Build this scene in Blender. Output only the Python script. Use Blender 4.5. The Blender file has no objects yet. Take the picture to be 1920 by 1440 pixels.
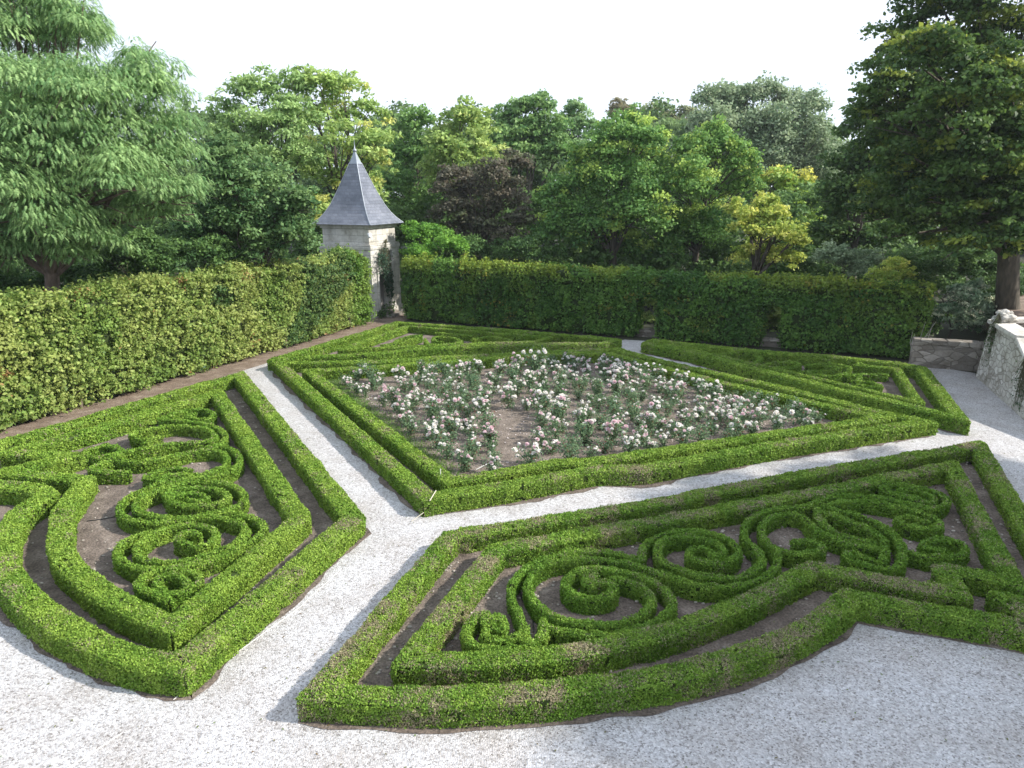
import bpy, math
import numpy as np
R = math.radians
rng = np.random.default_rng(7)
scene = bpy.context.scene
col = scene.collection

# ------------------------------------------------------------------ camera
F, TH, H = 1325.0, math.atan(365/1325.0), 6.0       # focal length in photo pixels, pitch, eye height (m)
cd = bpy.data.cameras.new('camera'); cam = bpy.data.objects.new('camera', cd); col.objects.link(cam)
cam.location = (0, 0, H); cam.rotation_euler = (math.pi/2-TH, 0, 0)
cd.sensor_width = 36; cd.lens = 36*F/1920; cd.clip_start = .1; cd.clip_end = 3000
scene.camera = cam

# ------------------------------------------------------------------ sky, sun, exposure
SUN_AZ, SUN_EL = R(97), R(37)                        # azimuth from +Y (view direction) towards +X (right)
w = bpy.data.worlds.new('World'); scene.world = w; w.use_nodes = True
nt = w.node_tree; bg = nt.nodes['Background']
sky = nt.nodes.new('ShaderNodeTexSky'); sky.sky_type = 'NISHITA'; sky.sun_disc = False
sky.sun_elevation = SUN_EL; sky.sun_rotation = SUN_AZ
sky.air_density = 1.0; sky.dust_density = 1.0; sky.ozone_density = 1.0
# thin bright cloud veil over the blue
tc = nt.nodes.new('ShaderNodeTexCoord'); cn = nt.nodes.new('ShaderNodeTexNoise'); cn.inputs['Scale'].default_value = 2.2; cn.inputs['Detail'].default_value = 7
mp = nt.nodes.new('ShaderNodeMapping'); mp.inputs['Scale'].default_value = (1, 1, 3.5); mp.inputs['Location'].default_value = (.3, .1, .6)
cr = nt.nodes.new('ShaderNodeValToRGB'); cr.color_ramp.elements[0].position = .3; cr.color_ramp.elements[0].color = (.55, .55, .55, 1); cr.color_ramp.elements[1].position = .52; cr.color_ramp.elements[1].color = (.97, .97, .97, 1)
cm = nt.nodes.new('ShaderNodeMix'); cm.data_type = 'RGBA'; cm.inputs[7].default_value = (3.75, 4.15, 4.8, 1)
nt.links.new(tc.outputs['Generated'], mp.inputs[0]); nt.links.new(mp.outputs[0], cn.inputs['Vector']); nt.links.new(cn.outputs['Fac'], cr.inputs[0])
nt.links.new(cr.outputs[0], cm.inputs[0]); nt.links.new(sky.outputs[0], cm.inputs[6]); nt.links.new(cm.outputs[2], bg.inputs[0])
bg.inputs[1].default_value = 0.15
sd = bpy.data.lights.new('sun', 'SUN'); sun = bpy.data.objects.new('sun', sd); col.objects.link(sun)
sd.energy = 3.6; sd.angle = R(1.0); sd.color = (1, .94, .85)
dx, dy, dz = math.sin(SUN_AZ)*math.cos(SUN_EL), math.cos(SUN_AZ)*math.cos(SUN_EL), math.sin(SUN_EL)
from mathutils import Vector
sun.rotation_euler = Vector((-dx, -dy, -dz)).to_track_quat('-Z', 'Y').to_euler()
scene.view_settings.view_transform = 'Standard'; scene.view_settings.look = 'None'
scene.view_settings.exposure = 1.05; scene.view_settings.gamma = 1

# ------------------------------------------------------------------ helpers
def ray(x, y):
    u = (x-960)/F; v = (720-y)/F
    return np.array((u, math.cos(TH)+v*math.sin(TH), -math.sin(TH)+v*math.cos(TH)))
def G(x, y, z=0.0):
    d = ray(x, y); t = (z-H)/d[2]; return np.array((d[0]*t, d[1]*t, z))
def at(x, y, Y):
    d = ray(x, y); t = Y/d[1]; return np.array((d[0]*t, Y, H+d[2]*t))
def mpp(Y, y=355):                                    # metres per photo pixel at forward distance Y
    return (Y/ray(960, y)[1])/F
A1 = np.array((math.sin(R(21.9)), math.cos(R(21.9)), 0)); A2 = np.array((A1[1], -A1[0], 0))

def nrm(v):
    return v/np.maximum(np.linalg.norm(v, axis=-1, keepdims=True), 1e-9)
def hsh(i, j, k, s):
    n = (i*374761393+j*668265263+k*1274126177+s*974634777) & 0xffffffff
    n = ((n ^ (n >> 13))*1274126177) & 0xffffffff
    n = ((n ^ (n >> 16))*2246822519) & 0xffffffff
    return ((n ^ (n >> 15)) & 0xffffff)/float(0xffffff)
def noise(p, sc, seed=0):                             # value noise, -1..1
    q = p*sc+100.0; i = np.floor(q).astype(np.int64); f = q-i; f = f*f*(3-2*f); o = 0
    for a in (0, 1):
        for b in (0, 1):
            for c in (0, 1):
                wt = (f[:, 0] if a else 1-f[:, 0])*(f[:, 1] if b else 1-f[:, 1])*(f[:, 2] if c else 1-f[:, 2])
                o = o+wt*hsh(i[:, 0]+a, i[:, 1]+b, i[:, 2]+c, seed)
    return o*2-1

MATS = {}
def newmat(name):
    m = bpy.data.materials.new(name); m.use_nodes = True; MATS[name] = m
    return m, m.node_tree, m.node_tree.nodes['Principled BSDF']
def leafmat(name, trans=.36, rough=.55, spec=.25):
    m, t, b = newmat(name)
    a = t.nodes.new('ShaderNodeAttribute'); a.attribute_name = 'Col'
    t.links.new(a.outputs['Color'], b.inputs['Base Color'])
    b.inputs['Roughness'].default_value = rough; b.inputs['Specular IOR Level'].default_value = spec
    tr = t.nodes.new('ShaderNodeBsdfTranslucent'); mx = t.nodes.new('ShaderNodeMixShader')
    hs = t.nodes.new('ShaderNodeHueSaturation'); hs.inputs['Hue'].default_value = .485; hs.inputs['Value'].default_value = 1.3
    t.links.new(a.outputs['Color'], hs.inputs['Color']); t.links.new(hs.outputs[0], tr.inputs[0])
    mx.inputs[0].default_value = trans
    t.links.new(b.outputs[0], mx.inputs[1]); t.links.new(tr.outputs[0], mx.inputs[2])
    t.links.new(mx.outputs[0], t.nodes['Material Output'].inputs['Surface'])
    return m
LEAF = leafmat('foliage'); BOXLEAF = leafmat('box_foliage', .16, .6, .22); PETAL = leafmat('petals', .25, .6, .2)

def addobj(name, me, parent=None, mat=None):
    if mat: me.materials.append(mat)
    o = bpy.data.objects.new(name, me); col.objects.link(o)
    if parent: o.parent = parent
    return o
def tag(o, label=None, cat=None, group=None, kind=None):
    if label: o['label'] = label
    if cat: o['category'] = cat
    if group: o['group'] = group
    if kind: o['kind'] = kind
    return o
def empty(name, loc, label, cat, group=None):
    o = bpy.data.objects.new(name, None); col.objects.link(o); o.location = loc
    return tag(o, label, cat, group)

class QM:
    """collects vertices, quads and vertex colours with numpy, links them as ONE mesh"""
    def __init__(s): s.v = []; s.f = []; s.c = []; s.n = 0
    def add(s, v, f, c):
        v = np.asarray(v, float); c = np.asarray(c, float)
        if c.ndim == 1: c = np.tile(c, (len(v), 1))
        s.v.append(v); s.f.append(np.asarray(f, np.int64)+s.n); s.c.append(c); s.n += len(v)
    def mesh(s, name, origin=(0, 0, 0), smooth=False):
        v = np.concatenate(s.v)-np.asarray(origin); f = np.concatenate(s.f); c = np.concatenate(s.c)
        me = bpy.data.meshes.new(name)
        me.vertices.add(len(v)); me.vertices.foreach_set('co', v.astype(np.float32).ravel())
        me.loops.add(f.size); me.loops.foreach_set('vertex_index', f.astype(np.int32).ravel())
        me.polygons.add(len(f)); me.polygons.foreach_set('loop_start', np.arange(0, f.size, 4, dtype=np.int32))
        me.polygons.foreach_set('loop_total', np.full(len(f), 4, np.int32))
        if smooth: me.polygons.foreach_set('use_smooth', np.ones(len(f), bool))
        a = me.attributes.new('Col', 'FLOAT_COLOR', 'POINT')
        a.data.foreach_set('color', np.c_[c, np.ones(len(c))].astype(np.float32).ravel())
        me.update(calc_edges=True); me.validate(); return me
    def build(s, name, mat, parent=None, origin=(0, 0, 0), smooth=False):
        return addobj(name, s.mesh(name, origin, smooth), parent, mat)

def leaves(q, p, u, n, L, W, c, fold=.25):
    """diamond leaves: centre p, long axis u, face normal about n"""
    u = nrm(u); v = nrm(np.cross(n, u)); n = np.cross(u, v)
    L = np.broadcast_to(np.asarray(L, float).reshape(-1, 1), (len(p), 1)); W = np.broadcast_to(np.asarray(W, float).reshape(-1, 1), (len(p), 1))
    a = p-u*L*.5; b = p+v*W*.5+n*W*fold-u*L*.08; d = p-v*W*.5+n*W*fold-u*L*.08; e = p+u*L*.5
    V = np.stack([a, b, e, d], 1).reshape(-1, 3)
    Fq = np.arange(len(V)).reshape(-1, 4)
    q.add(V, Fq, np.repeat(c, 4, axis=0))
def rnd(n): return rng.normal(size=(n, 3))
def sph(n): return nrm(rnd(n))
def mixc(a, b, t): t = np.clip(np.asarray(t), 0, 1)[:, None]; return a*(1-t)+b*t

def catmull(P):
    P = np.asarray(P, float)
    if len(P) < 3: return P
    Q = np.vstack([2*P[0]-P[1], P, 2*P[-1]-P[-2]]); out = []
    for i in range(1, len(Q)-2):
        for t in np.linspace(0, 1, 8, endpoint=False):
            a, b, c, d = Q[i-1], Q[i], Q[i+1], Q[i+2]
            out.append(.5*((2*b)+(-a+c)*t+(2*a-5*b+4*c-d)*t*t+(-a+3*b-3*c+d)*t**3))
    out.append(P[-1]); return np.array(out)
def resample(P, step, keep_corners=True):
    out = [P[0]]
    for a, b in zip(P[:-1], P[1:]):
        n = max(1, int(round(np.linalg.norm(b-a)/step)))
        for k in range(1, n+1): out.append(a+(b-a)*k/n)
    out = np.array(out)
    return out

def sweep(path, wd, z0, z1, step=.07, jig=.02, big=.03, seed=0, nside=5, ntop=5, closed=False):
    """rounded-box section along a ground path; returns grid verts (n, m, 3), normals"""
    P = resample(np.asarray(path)[:, :2], step)
    if closed: P = P[:-1]
    n = len(P)
    if closed:
        t = nrm(np.roll(P, -1, 0)-P); tp = np.roll(t, 1, 0)
    else:
        d = nrm(P[1:]-P[:-1]); t = np.vstack([d, d[-1:]]); tp = np.vstack([d[:1], d])
    s = np.c_[t[:, 1], -t[:, 0]]; sp = np.c_[tp[:, 1], -tp[:, 0]]
    m = nrm(s+sp); k = 1/np.maximum((m*s).sum(1), .45)
    prof = []; h = z1-z0; hw = wd/2; r = min(.17*hw+.012, .3*h)
    for j in range(nside): prof.append((hw*(.93+.07*j/nside), z0+(h-r)*j/(nside-1), 1, 0))
    for aa in (.52, 1.05): prof.append((hw-r+r*math.cos(aa), z1-r+r*math.sin(aa), math.cos(aa), math.sin(aa)))
    for j in range(ntop): prof.append(((hw-r)*(1-2*j/(ntop-1)), z1, 0, 1))
    for aa in (1.05, .52): prof.append((-hw+r-r*math.cos(aa), z1-r+r*math.sin(aa), -math.cos(aa), math.sin(aa)))
    for j in range(nside-1, -1, -1): prof.append((-hw*(.93+.07*j/nside), z0+(h-r)*j/(nside-1), -1, 0))
    pr = np.array(prof); M = len(pr)
    off = pr[:, 0][None]*k[:, None]
    end = np.ones(n)
    V = np.zeros((n, M, 3)); V[:, :, 0] = P[:, None, 0]+m[:, None, 0]*off; V[:, :, 1] = P[:, None, 1]+m[:, None, 1]*off
    V[:, :, 2] = pr[:, 1][None]
    N = np.zeros((n, M, 3)); N[:, :, 0] = m[:, None, 0]*pr[:, 2]; N[:, :, 1] = m[:, None, 1]*pr[:, 2]; N[:, :, 2] = pr[:, 3]
    flat = V.reshape(-1, 3); nn = noise(flat, 9, seed)*jig+noise(flat, 1.7, seed+5)*big
    V = V+N*nn.reshape(n, M, 1)
    return V, N
def grid_faces(n, m, closed=False):
    i = np.arange(n if closed else n-1)[:, None]; j = np.arange(m-1)[None]; i2 = (i+1) % n
    return np.stack([i*m+j, i*m+j+1, i2*m+j+1, i2*m+j], -1).reshape(-1, 4)

def surf_samples(V, closed, per_area):
    n, m = V.shape[:2]; Fq = grid_faces(n, m, closed); f = V.reshape(-1, 3)[Fq]
    nr = np.cross(f[:, 3]-f[:, 1], f[:, 2]-f[:, 0]); ar = np.linalg.norm(nr, axis=1)*.5; nr = nrm(nr)
    ctr = f.mean(1); rate = per_area(ctr)*ar*(1+1.9*((nr[:, 2] > .12) & (nr[:, 2] < .93)))
    k = rng.poisson(rate); idx = np.repeat(np.arange(len(f)), k)
    a = rng.random((len(idx), 1)); b = rng.random((len(idx), 1)); g = f[idx]
    p = (g[:, 0]*(1-a)+g[:, 1]*a)*(1-b)+(g[:, 3]*(1-a)+g[:, 2]*a)*b
    return p, nr[idx]

def cap(q, V, c):
    for e in (0, -1):
        r = V[e]; m = len(r); h = m//2
        ctr = []
        for j in range(h):
            ctr.append((j, j+1, m-2-j, m-1-j))
        q.add(r, np.array(ctr if e else [x[::-1] for x in ctr]), c)
        yield r

BOX_D = np.array((.070, .150, .016)); BOX_M = np.array((.145, .285, .032)); BOX_L = np.array((.275, .400, .062))
TAN = np.array((.400, .350, .220)); BODY = np.array((.045, .070, .016))
DRYSPOTS = [(G(1196, 882, .3), np.array((.42, .3, .5))), (G(1060, 645, .3), np.array((1.6, .5, .6))), (G(950, 645, .3), np.array((.6, .5, .6))), (G(700, 730, .36), np.array((.6, .6, .3))), (G(1150, 905, .36), np.array((.7, .4, .3))), (G(640, 1180, .36), np.array((.3, .6, .2)))]
def box_strip(q, path, wd=.4, h=.36, closed=False, dry=.12, seed=0, lum=.5, z0=0.0):
    h = h+rng.uniform(-.008, .008)
    V, N = sweep(path, wd-.105, z0, h-.045, .06, .012, .016, seed, closed=closed)
    q.add(V.reshape(-1, 3), grid_faces(*V.shape[:2], closed), BODY)
    ends = []
    if not closed:
        for r in cap(q, V, BODY): ends.append(r)
    size = lambda c: np.clip(np.linalg.norm(c-np.array((0, 0, H)), axis=1)*.0025, .027, .052)
    p, n = surf_samples(V, closed, lambda c: 3.2/(.3*size(c)**2))
    if not closed:                                        # leaves on the two end faces
        for e, r in zip((0, -1), ends):
            i = V.mean(1); d = nrm((i[0]-i[1] if e == 0 else i[-1]-i[-2])[None])[0]
            L0 = size(r.mean(0)[None])[0]; k = int(wd*h*2.1/(.3*L0**2))
            m2 = len(r)//2; j = rng.integers(1, m2, k); a = rng.random((k, 1))
            pp = r[j]*(1-a)+r[len(r)-1-j]*a+rng.normal(size=(k, 3))*.012+d*.01
            p = np.vstack([p, pp]); n = np.vstack([n, np.tile(d, (k, 1))])
    k = len(p); L = size(p)*rng.uniform(.7, 1.35, k)
    n = nrm(n+rnd(k)*.16); p = p+n*rng.uniform(.0, .032, (k, 1))+rnd(k)*.006
    lump = noise(p, 7, seed+3)
    p = p+n*(np.maximum(lump, -.25)*.017+.006+np.maximum(0, noise(p, 18, seed+4))*.02)[:, None]
    keep = (noise(p, 14, seed+6)+.5*noise(p, 5, seed+7)) < .52+rng.random(k)*.35
    p = p[keep]; n = n[keep]; L = L[keep]; k = len(p)
    tuft = rng.random((k, 1)) < .34
    u = np.where(tuft, n*.75+np.array((0, 0, .55))+rnd(k)*.5, rnd(k)*.8+np.array((0, 0, .25))); fn = np.where(tuft, sph(k)+n*.6, n*2.0+sph(k)*.75)
    pat = noise(p, 1.1, 11); fine = noise(p, 6, 12)
    c = mixc(BOX_M, BOX_L, lum+.5*pat+.3*fine+rng.normal(size=k)*.28)
    c = mixc(c, BOX_D, .18-.25*fine+rng.normal(size=k)*.25)
    side = 1-np.clip(n[:, 2], 0, 1)
    dr = noise(p, 2.3, 21)+.6*noise(p, 9, 22)+rng.normal(size=k)*.45
    td = dr > (1.05-1.7*dry+.35*side)
    for sp_, rr in DRYSPOTS: td |= np.exp(-(((p-sp_)/rr)**2).sum(1)) > rng.random(k)*1.05
    c[td] = TAN*rng.uniform(.6, 1.15, (td.sum(), 1))
    c *= rng.uniform(.82, 1.18, (k, 1))
    Wd = L*.62; Wd[td] *= .45
    leaves(q, p, u, fn, L, Wd, c)

def crop(ox, oy, s):                                      # a traced line in a zoomed part of the photo -> photo pixels
    return lambda pts: [(ox+a/s, oy+b/s) for a, b in pts]
K1 = crop(0, 700, 2.4); K2 = crop(540, 860, 2.5946); K3 = crop(1180, 800, 2.5946); K4 = crop(480, 580, 2.6667); K5 = crop(1100, 580, 2.3415)
KA1 = crop(0, 740, 6); KA2 = crop(200, 740, 6); KA3 = crop(200, 900, 6); KB1 = crop(840, 980, 6); KB2 = crop(1060, 920, 4.8); KB3 = crop(1400, 860, 4.8)
KC1 = crop(700, 590, 3.692); KC2 = crop(1200, 620, 3)
def W(px, z): return np.array([G(a, b, z) for a, b in px])
def path(parts, z, curve=None):
    """parts: list of pixel lists joined end to end; those whose index is in curve are splined"""
    out = None
    for i, pt in enumerate(parts):
        w_ = W(pt, z)
        if curve is None or i in curve: w_ = catmull(w_)
        out = w_ if out is None else np.vstack([out, w_[1:] if np.allclose(out[-1], w_[0]) else w_])
    return out
def box_hedge(label, strips, group=None, cat='box hedge', name='box_hedge'):
    q = QM()
    for i, (pth, kw) in enumerate(strips): box_strip(q, pth, seed=int(rng.integers(1000)), **kw)
    v = np.concatenate(q.v); c = v.mean(0)*np.array((1, 1, 0))
    o = q.build(name, BOXLEAF, origin=c); o.location = c
    return tag(o, label, cat, group)
def S(*parts, z, wd=.22, h=None, **k): return (path(list(parts), z), dict(wd=wd, h=h or z, **k))

# ------------------------------------------------------------------ setting: ground, gravel, soil
def sheet(name, pts, z, mat, kind='structure', label=None):
    from mathutils.geometry import tessellate_polygon
    me = bpy.data.meshes.new(name); P3 = [Vector((a[0], a[1], z)) for a in pts]
    tr = tessellate_polygon([P3]); fs = []
    for t in tr:
        a, b, c = [P3[i] for i in t]
        fs.append(t if (b-a).cross(c-a).z > 0 else t[::-1])
    me.from_pydata([tuple(p) for p in P3], [], fs); me.update()
    o = addobj(name, me, None, mat); return tag(o, label, None, None, kind)

def gravel_mat():
    m, t, b = newmat('gravel'); N = t.nodes; L = t.links
    g = N.new('ShaderNodeNewGeometry')
    v = N.new('ShaderNodeTexVoronoi'); v.inputs['Scale'].default_value = 50
    v2 = N.new('ShaderNodeTexVoronoi'); v2.inputs['Scale'].default_value = 21
    nz = N.new('ShaderNodeTexNoise'); nz.inputs['Scale'].default_value = 1.3; nz.inputs['Detail'].default_value = 6
    for x in (v, v2, nz): L.new(g.outputs['Position'], x.inputs['Vector'])
    s = N.new('ShaderNodeSeparateColor'); L.new(v.outputs['Color'], s.inputs[0])
    r = N.new('ShaderNodeValToRGB'); e = r.color_ramp
    for x in range(3): e.elements.new(.5)
    for el, (p, c) in zip(e.elements, ((0, (.20, .19, .185, 1)), (.13, (.34, .33, .325, 1)), (.32, (.43, .427, .435, 1)), (.7, (.51, .505, .515, 1)), (1, (.64, .635, .64, 1)))): el.position = p; el.color = c
    L.new(s.outputs[0], r.inputs[0])
    s2 = N.new('ShaderNodeSeparateColor'); L.new(v2.outputs['Color'], s2.inputs[0])
    r2 = N.new('ShaderNodeValToRGB'); r2.color_ramp.elements[0].color = (.72, .69, .66, 1); r2.color_ramp.elements[0].position = .05
    r2.color_ramp.elements[1].position = .45; r2.color_ramp.elements[1].color = (1, 1, 1, 1); L.new(s2.outputs[1], r2.inputs[0])
    mu = N.new('ShaderNodeMix'); mu.data_type = 'RGBA'; mu.blend_type = 'MULTIPLY'; mu.inputs[0].default_value = .6
    L.new(r.outputs[0], mu.inputs[6]); L.new(r2.outputs[0], mu.inputs[7])
    r3 = N.new('ShaderNodeValToRGB'); r3.color_ramp.elements[0].color = (.78, .74, .70, 1); r3.color_ramp.elements[0].position = .3
    r3.color_ramp.elements[1].position = .62; L.new(nz.outputs['Fac'], r3.inputs[0])
    mu2 = N.new('ShaderNodeMix'); mu2.data_type = 'RGBA'; mu2.blend_type = 'MULTIPLY'; mu2.inputs[0].default_value = .8
    L.new(mu.outputs[2], mu2.inputs[6]); L.new(r3.outputs[0], mu2.inputs[7]); L.new(mu2.outputs[2], b.inputs['Base Color'])
    bp = N.new('ShaderNodeBump'); bp.inputs['Strength'].default_value = .9; bp.inputs['Distance'].default_value = .012; bp.invert = True
    L.new(v.outputs['Distance'], bp.inputs['Height']); L.new(bp.outputs[0], b.inputs['Normal'])
    b.inputs['Roughness'].default_value = .8
    return m
def soil_mat(name, c1, c2, c3):
    m, t, b = newmat(name); N = t.nodes; L = t.links
    g = N.new('ShaderNodeNewGeometry')
    n1 = N.new('ShaderNodeTexNoise'); n1.inputs['Scale'].default_value = 2.2; n1.inputs['Detail'].default_value = 8; n1.inputs['Roughness'].default_value = .7
    n2 = N.new('ShaderNodeTexNoise'); n2.inputs['Scale'].default_value = 28; n2.inputs['Detail'].default_value = 6
    for x in (n1, n2): L.new(g.outputs['Position'], x.inputs['Vector'])
    r = N.new('ShaderNodeValToRGB'); r.color_ramp.elements.new(.5)
    for el, (p, c) in zip(r.color_ramp.elements, ((.32, c1), (.52, c2), (.7, c3))): el.position = p; el.color = (*c, 1)
    L.new(n1.outputs['Fac'], r.inputs[0])
    r2 = N.new('ShaderNodeValToRGB'); r2.color_ramp.elements[0].position = .3; r2.color_ramp.elements[0].color = (.5, .5, .5, 1); r2.color_ramp.elements[1].position = .65; r2.color_ramp.elements[1].color = (1.25, 1.22, 1.2, 1)
    L.new(n2.outputs['Fac'], r2.inputs[0])
    mu = N.new('ShaderNodeMix'); mu.data_type = 'RGBA'; mu.blend_type = 'MULTIPLY'; mu.inputs[0].default_value = 1
    L.new(r.outputs[0], mu.inputs[6]); L.new(r2.outputs[0], mu.inputs[7]); L.new(mu.outputs[2], b.inputs['Base Color'])
    bp = N.new('ShaderNodeBump'); bp.inputs['Strength'].default_value = .8; bp.inputs['Distance'].default_value = .03
    L.new(n2.outputs['Fac'], bp.inputs['Height']); L.new(bp.outputs[0], b.inputs['Normal']); b.inputs['Roughness'].default_value = .95
    return m
GRAVEL = gravel_mat(); SOIL = soil_mat('soil', (.08, .062, .05), (.16, .13, .108), (.27, .23, .195))
DRYSOIL = soil_mat('dry_soil', (.12, .085, .06), (.20, .15, .115), (.30, .25, .20))
BEDSOIL = soil_mat('rose_soil', (.10, .08, .062), (.17, .14, .115), (.27, .23, .20))
GROUND = soil_mat('woodland_floor', (.02, .025, .01), (.035, .04, .018), (.05, .05, .03))
sheet('ground', [(-900, -200), (900, -200), (900, 1500), (-900, 1500)], 0, GROUND)
hl0 = G(0, 812); hl1 = G(700, 607); dl = nrm((hl1-hl0)[None])[0]
wr1 = G(1832, 699); wr0 = G(1723, 682); dw = nrm((wr0-wr1)[None])[0]
court = [hl0-dl*40+A2*.55, hl1+dl*1.6+A2*.55, G(757, 604), G(1150, 641), G(1172, 637), G(1222, 640), G(1240, 645), G(1732, 684), G(1780, 692), G(1829, 700), G(1829, 706), G(1929, 796), np.array((13.4, 14, 0)), np.array((45, -8, 0)), np.array((45, -20, 0)), np.array((-20, -20, 0))]
sheet('gravel_court', court, .004, GRAVEL)
sheet('hedge_border_soil', [hl0-dl*40-A2*2.2, hl1+dl*3-A2*2.2, hl1+dl*2.5+A2*.95, hl0-dl*40+A2*.95], .008, DRYSOIL)

# ------------------------------------------------------------------ the four box-edged parterre panels
h1, h2, h3, h4 = .38, .34, .36, .33
arcO1 = KA1([(520, 1110), (360, 1200), (190, 1330)])+[(10, 1000), (5, 1048), (30, 1095), (88, 1148), (165, 1192), (250, 1226), (340, 1240)]
P1o = path([KA1([(-900, 900), (-200, 980), (380, 1030), (520, 1110)]), arcO1, [(340, 1240), (662, 967)], [(662, 967), (448, 700)], [(448, 700), (0, 828), (-230, 894)]], h1, {0, 1})
arcI1 = KA1([(960, 930), (820, 1120), (700, 1300)])+K1([(275, 690), (270, 780), (330, 870), (450, 965), (600, 1050), (770, 1120)])
P1i = path([KA1([(60, 640), (800, 670)]), KA1([(800, 670), (40, 850)]), KA1([(40, 850), (960, 930)]), arcI1, K1([(770, 1120), (1350, 640)]), K1([(1350, 640), (975, 80)]), K1([(975, 80)])+KA1([(1000, 385), (60, 640)])], h1, {3})
P2o = path([K3([(2200, 900), (1850, 830)]), K3([(1850, 830), (2050, 985)]), K3([(2050, 985), (1800, 935), (1500, 885), (1080, 812)]), K3([(1080, 812), (920, 930), (760, 1015), (560, 1090), (320, 1165), (0, 1225)])+K2([(1500, 1085), (1200, 1120), (900, 1140), (600, 1145), (140, 1120)]),
            K2([(140, 1120), (790, 365)]), K2([(790, 365), (1920, 185)])+K3([(350, 315), (860, 222), (1700, 82)]), K3([(1700, 82), (1920, 445), (2300, 1060)])], h2, {3})
P2i = path([K3([(1530, 672), (1600, 800)]), K3([(1600, 800), (900, 672)]), K3([(900, 672), (760, 745), (600, 825), (400, 905), (200, 975), (0, 1020)])+K2([(1400, 925), (1100, 955), (800, 970), (580, 965)]), K2([(580, 965), (1010, 430)]), K2([(1010, 430), (1920, 270)])+K3([(900, 310), (1570, 180)]), K3([(1570, 180), (1870, 745)]), K3([(1870, 745), (1530, 672)])], h2, {2})
box_hedge('tall outer box hedge edging the front-left bed, curving along the front gravel', [(P1o, dict(wd=.43, h=h1, dry=.22, lum=.62))], 'box hedges edging the parterre beds')
box_hedge('inner box hedge ring of the front-left bed with a pointed front corner', [(P1i, dict(wd=.40, h=h1, dry=.12, lum=.66))], 'box hedges edging the parterre beds')
box_hedge('outer box hedge edging the front-right bed, dry twigs on top, nearest the camera', [(P2o, dict(wd=.38, h=h2, dry=.52, lum=.42))], 'box hedges edging the parterre beds')
box_hedge('inner box hedge ring of the front-right bed with a stepped right corner', [(P2i, dict(wd=.36, h=h2, dry=.47, lum=.38))], 'box hedges edging the parterre beds')
P3o = path([[(515, 672), (745, 603.5), (944, 617), (1157, 635.5), (1130, 641.5), (1079, 643), (943, 645.5), (781, 652.5), (705, 661), (515, 672)]], .40, set())
P3i = path([[(641, 653), (765, 609), (800, 613), (998, 628), (1030, 631), (1000, 639), (940, 641), (781, 647.5), (641, 653)]], h4, set())
box_hedge('outer box hedge of the small triangular bed in front of the stone tower', [(P3o, dict(wd=.32, h=.40, closed=True, dry=.2, lum=.55))], 'box hedges edging the parterre beds')
box_hedge('inner box hedge ring of the triangular bed before the stone tower', [(P3i, dict(wd=.25, h=h4, closed=True, dry=.15, lum=.5))], 'box hedges edging the parterre beds')
P4o = path([KC2([(40, 66), (300, 118), (700, 222), (1100, 322), (1500, 412), (1800, 485), (1585, 205), (1450, 180), (1050, 138), (700, 116), (250, 68), (90, 50), (40, 66)])], .40, set())
P4i = path([KC2([(130, 72), (400, 128), (900, 240), (1300, 335), (1570, 398), (1445, 208), (1230, 188), (1235, 165), (1000, 150), (620, 118), (300, 90), (130, 72)])], h4, set())
box_hedge('outer box hedge of the back-right bed beside the retaining wall gravel', [(P4o, dict(wd=.40, h=.40, closed=True, dry=.1, lum=.68))], 'box hedges edging the parterre beds')
box_hedge('inner box hedge ring of the back-right bed', [(P4i, dict(wd=.28, h=h4, closed=True, dry=.08, lum=.6))], 'box hedges edging the parterre beds')
DIAo = path([K4([(112, 262), (860, 930)])+K4([(1250, 872), (1700, 790)])+K5([(250, 690), (800, 590), (1490, 488), (1300, 450), (900, 350), (400, 240), (170, 183)])+[(1160, 653), (1079, 656.4), (943, 663), (781, 672), (700, 676.7)]+K4([(112, 262)])], h3, set())
DIAi = path([K4([(262, 302), (970, 850), (1500, 758)])+K5([(0, 662), (600, 575), (1000, 515), (1310, 470), (1150, 440), (600, 318), (120, 195)])+[(1147, 661), (1079, 661), (943, 668.5), (781, 680.7), (700, 687)]+K4([(262, 302)])], h3, set())
box_hedge('outer box hedge around the diamond rose bed, light green along the gravel paths', [(DIAo, dict(wd=.40, h=h3, closed=True, dry=.2, lum=.7))], 'box hedges edging the parterre beds')
box_hedge('inner box hedge enclosing the roses of the diamond bed', [(DIAi, dict(wd=.38, h=h3, closed=True, dry=.22, lum=.7))], 'box hedges edging the parterre beds')
for nm, p in (('front_left_bed_soil', P1o), ('front_right_bed_soil', P2o), ('tower_bed_soil', P3o), ('back_right_bed_soil', P4o)):
    sheet(nm, p if nm[0] != 't' and nm[0] != 'b' else p[:-1], .008, SOIL)
sheet('bed_corner_soil', [G(-120, 890), G(40, 915), G(34, 950), G(5, 985), G(-120, 1010)], .010, SOIL)
sheet('rose_bed_soil', DIAo[:-1], .008, BEDSOIL)

def margin(name, pth, wd, closed=False):
    P_ = resample(np.asarray(pth)[:, :2], .12); n = len(P_); t = nrm(np.gradient(P_, axis=0)); s_ = np.c_[t[:, 1], -t[:, 0]]
    a = wd/2+.06+.09*noise(np.c_[P_, np.zeros(n)], 2.5, 5)+.03*noise(np.c_[P_, np.zeros(n)], 9, 6); b = wd/2+.05+.06*noise(np.c_[P_, np.ones(n)], 2.5, 7)
    q = QM(); V = np.stack([np.c_[P_+s_*a[:, None], np.full(n, .012)], np.c_[P_-s_*b[:, None], np.full(n, .012)]], 1)
    q.add(V.reshape(-1, 3), grid_faces(n, 2), (0, 0, 0)); tag(q.build(name, SOIL), None, None, None, 'structure')
for p_ in (P1o, P2o, P3o, P4o, DIAo): margin('soil_margin', p_, .38)

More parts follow.
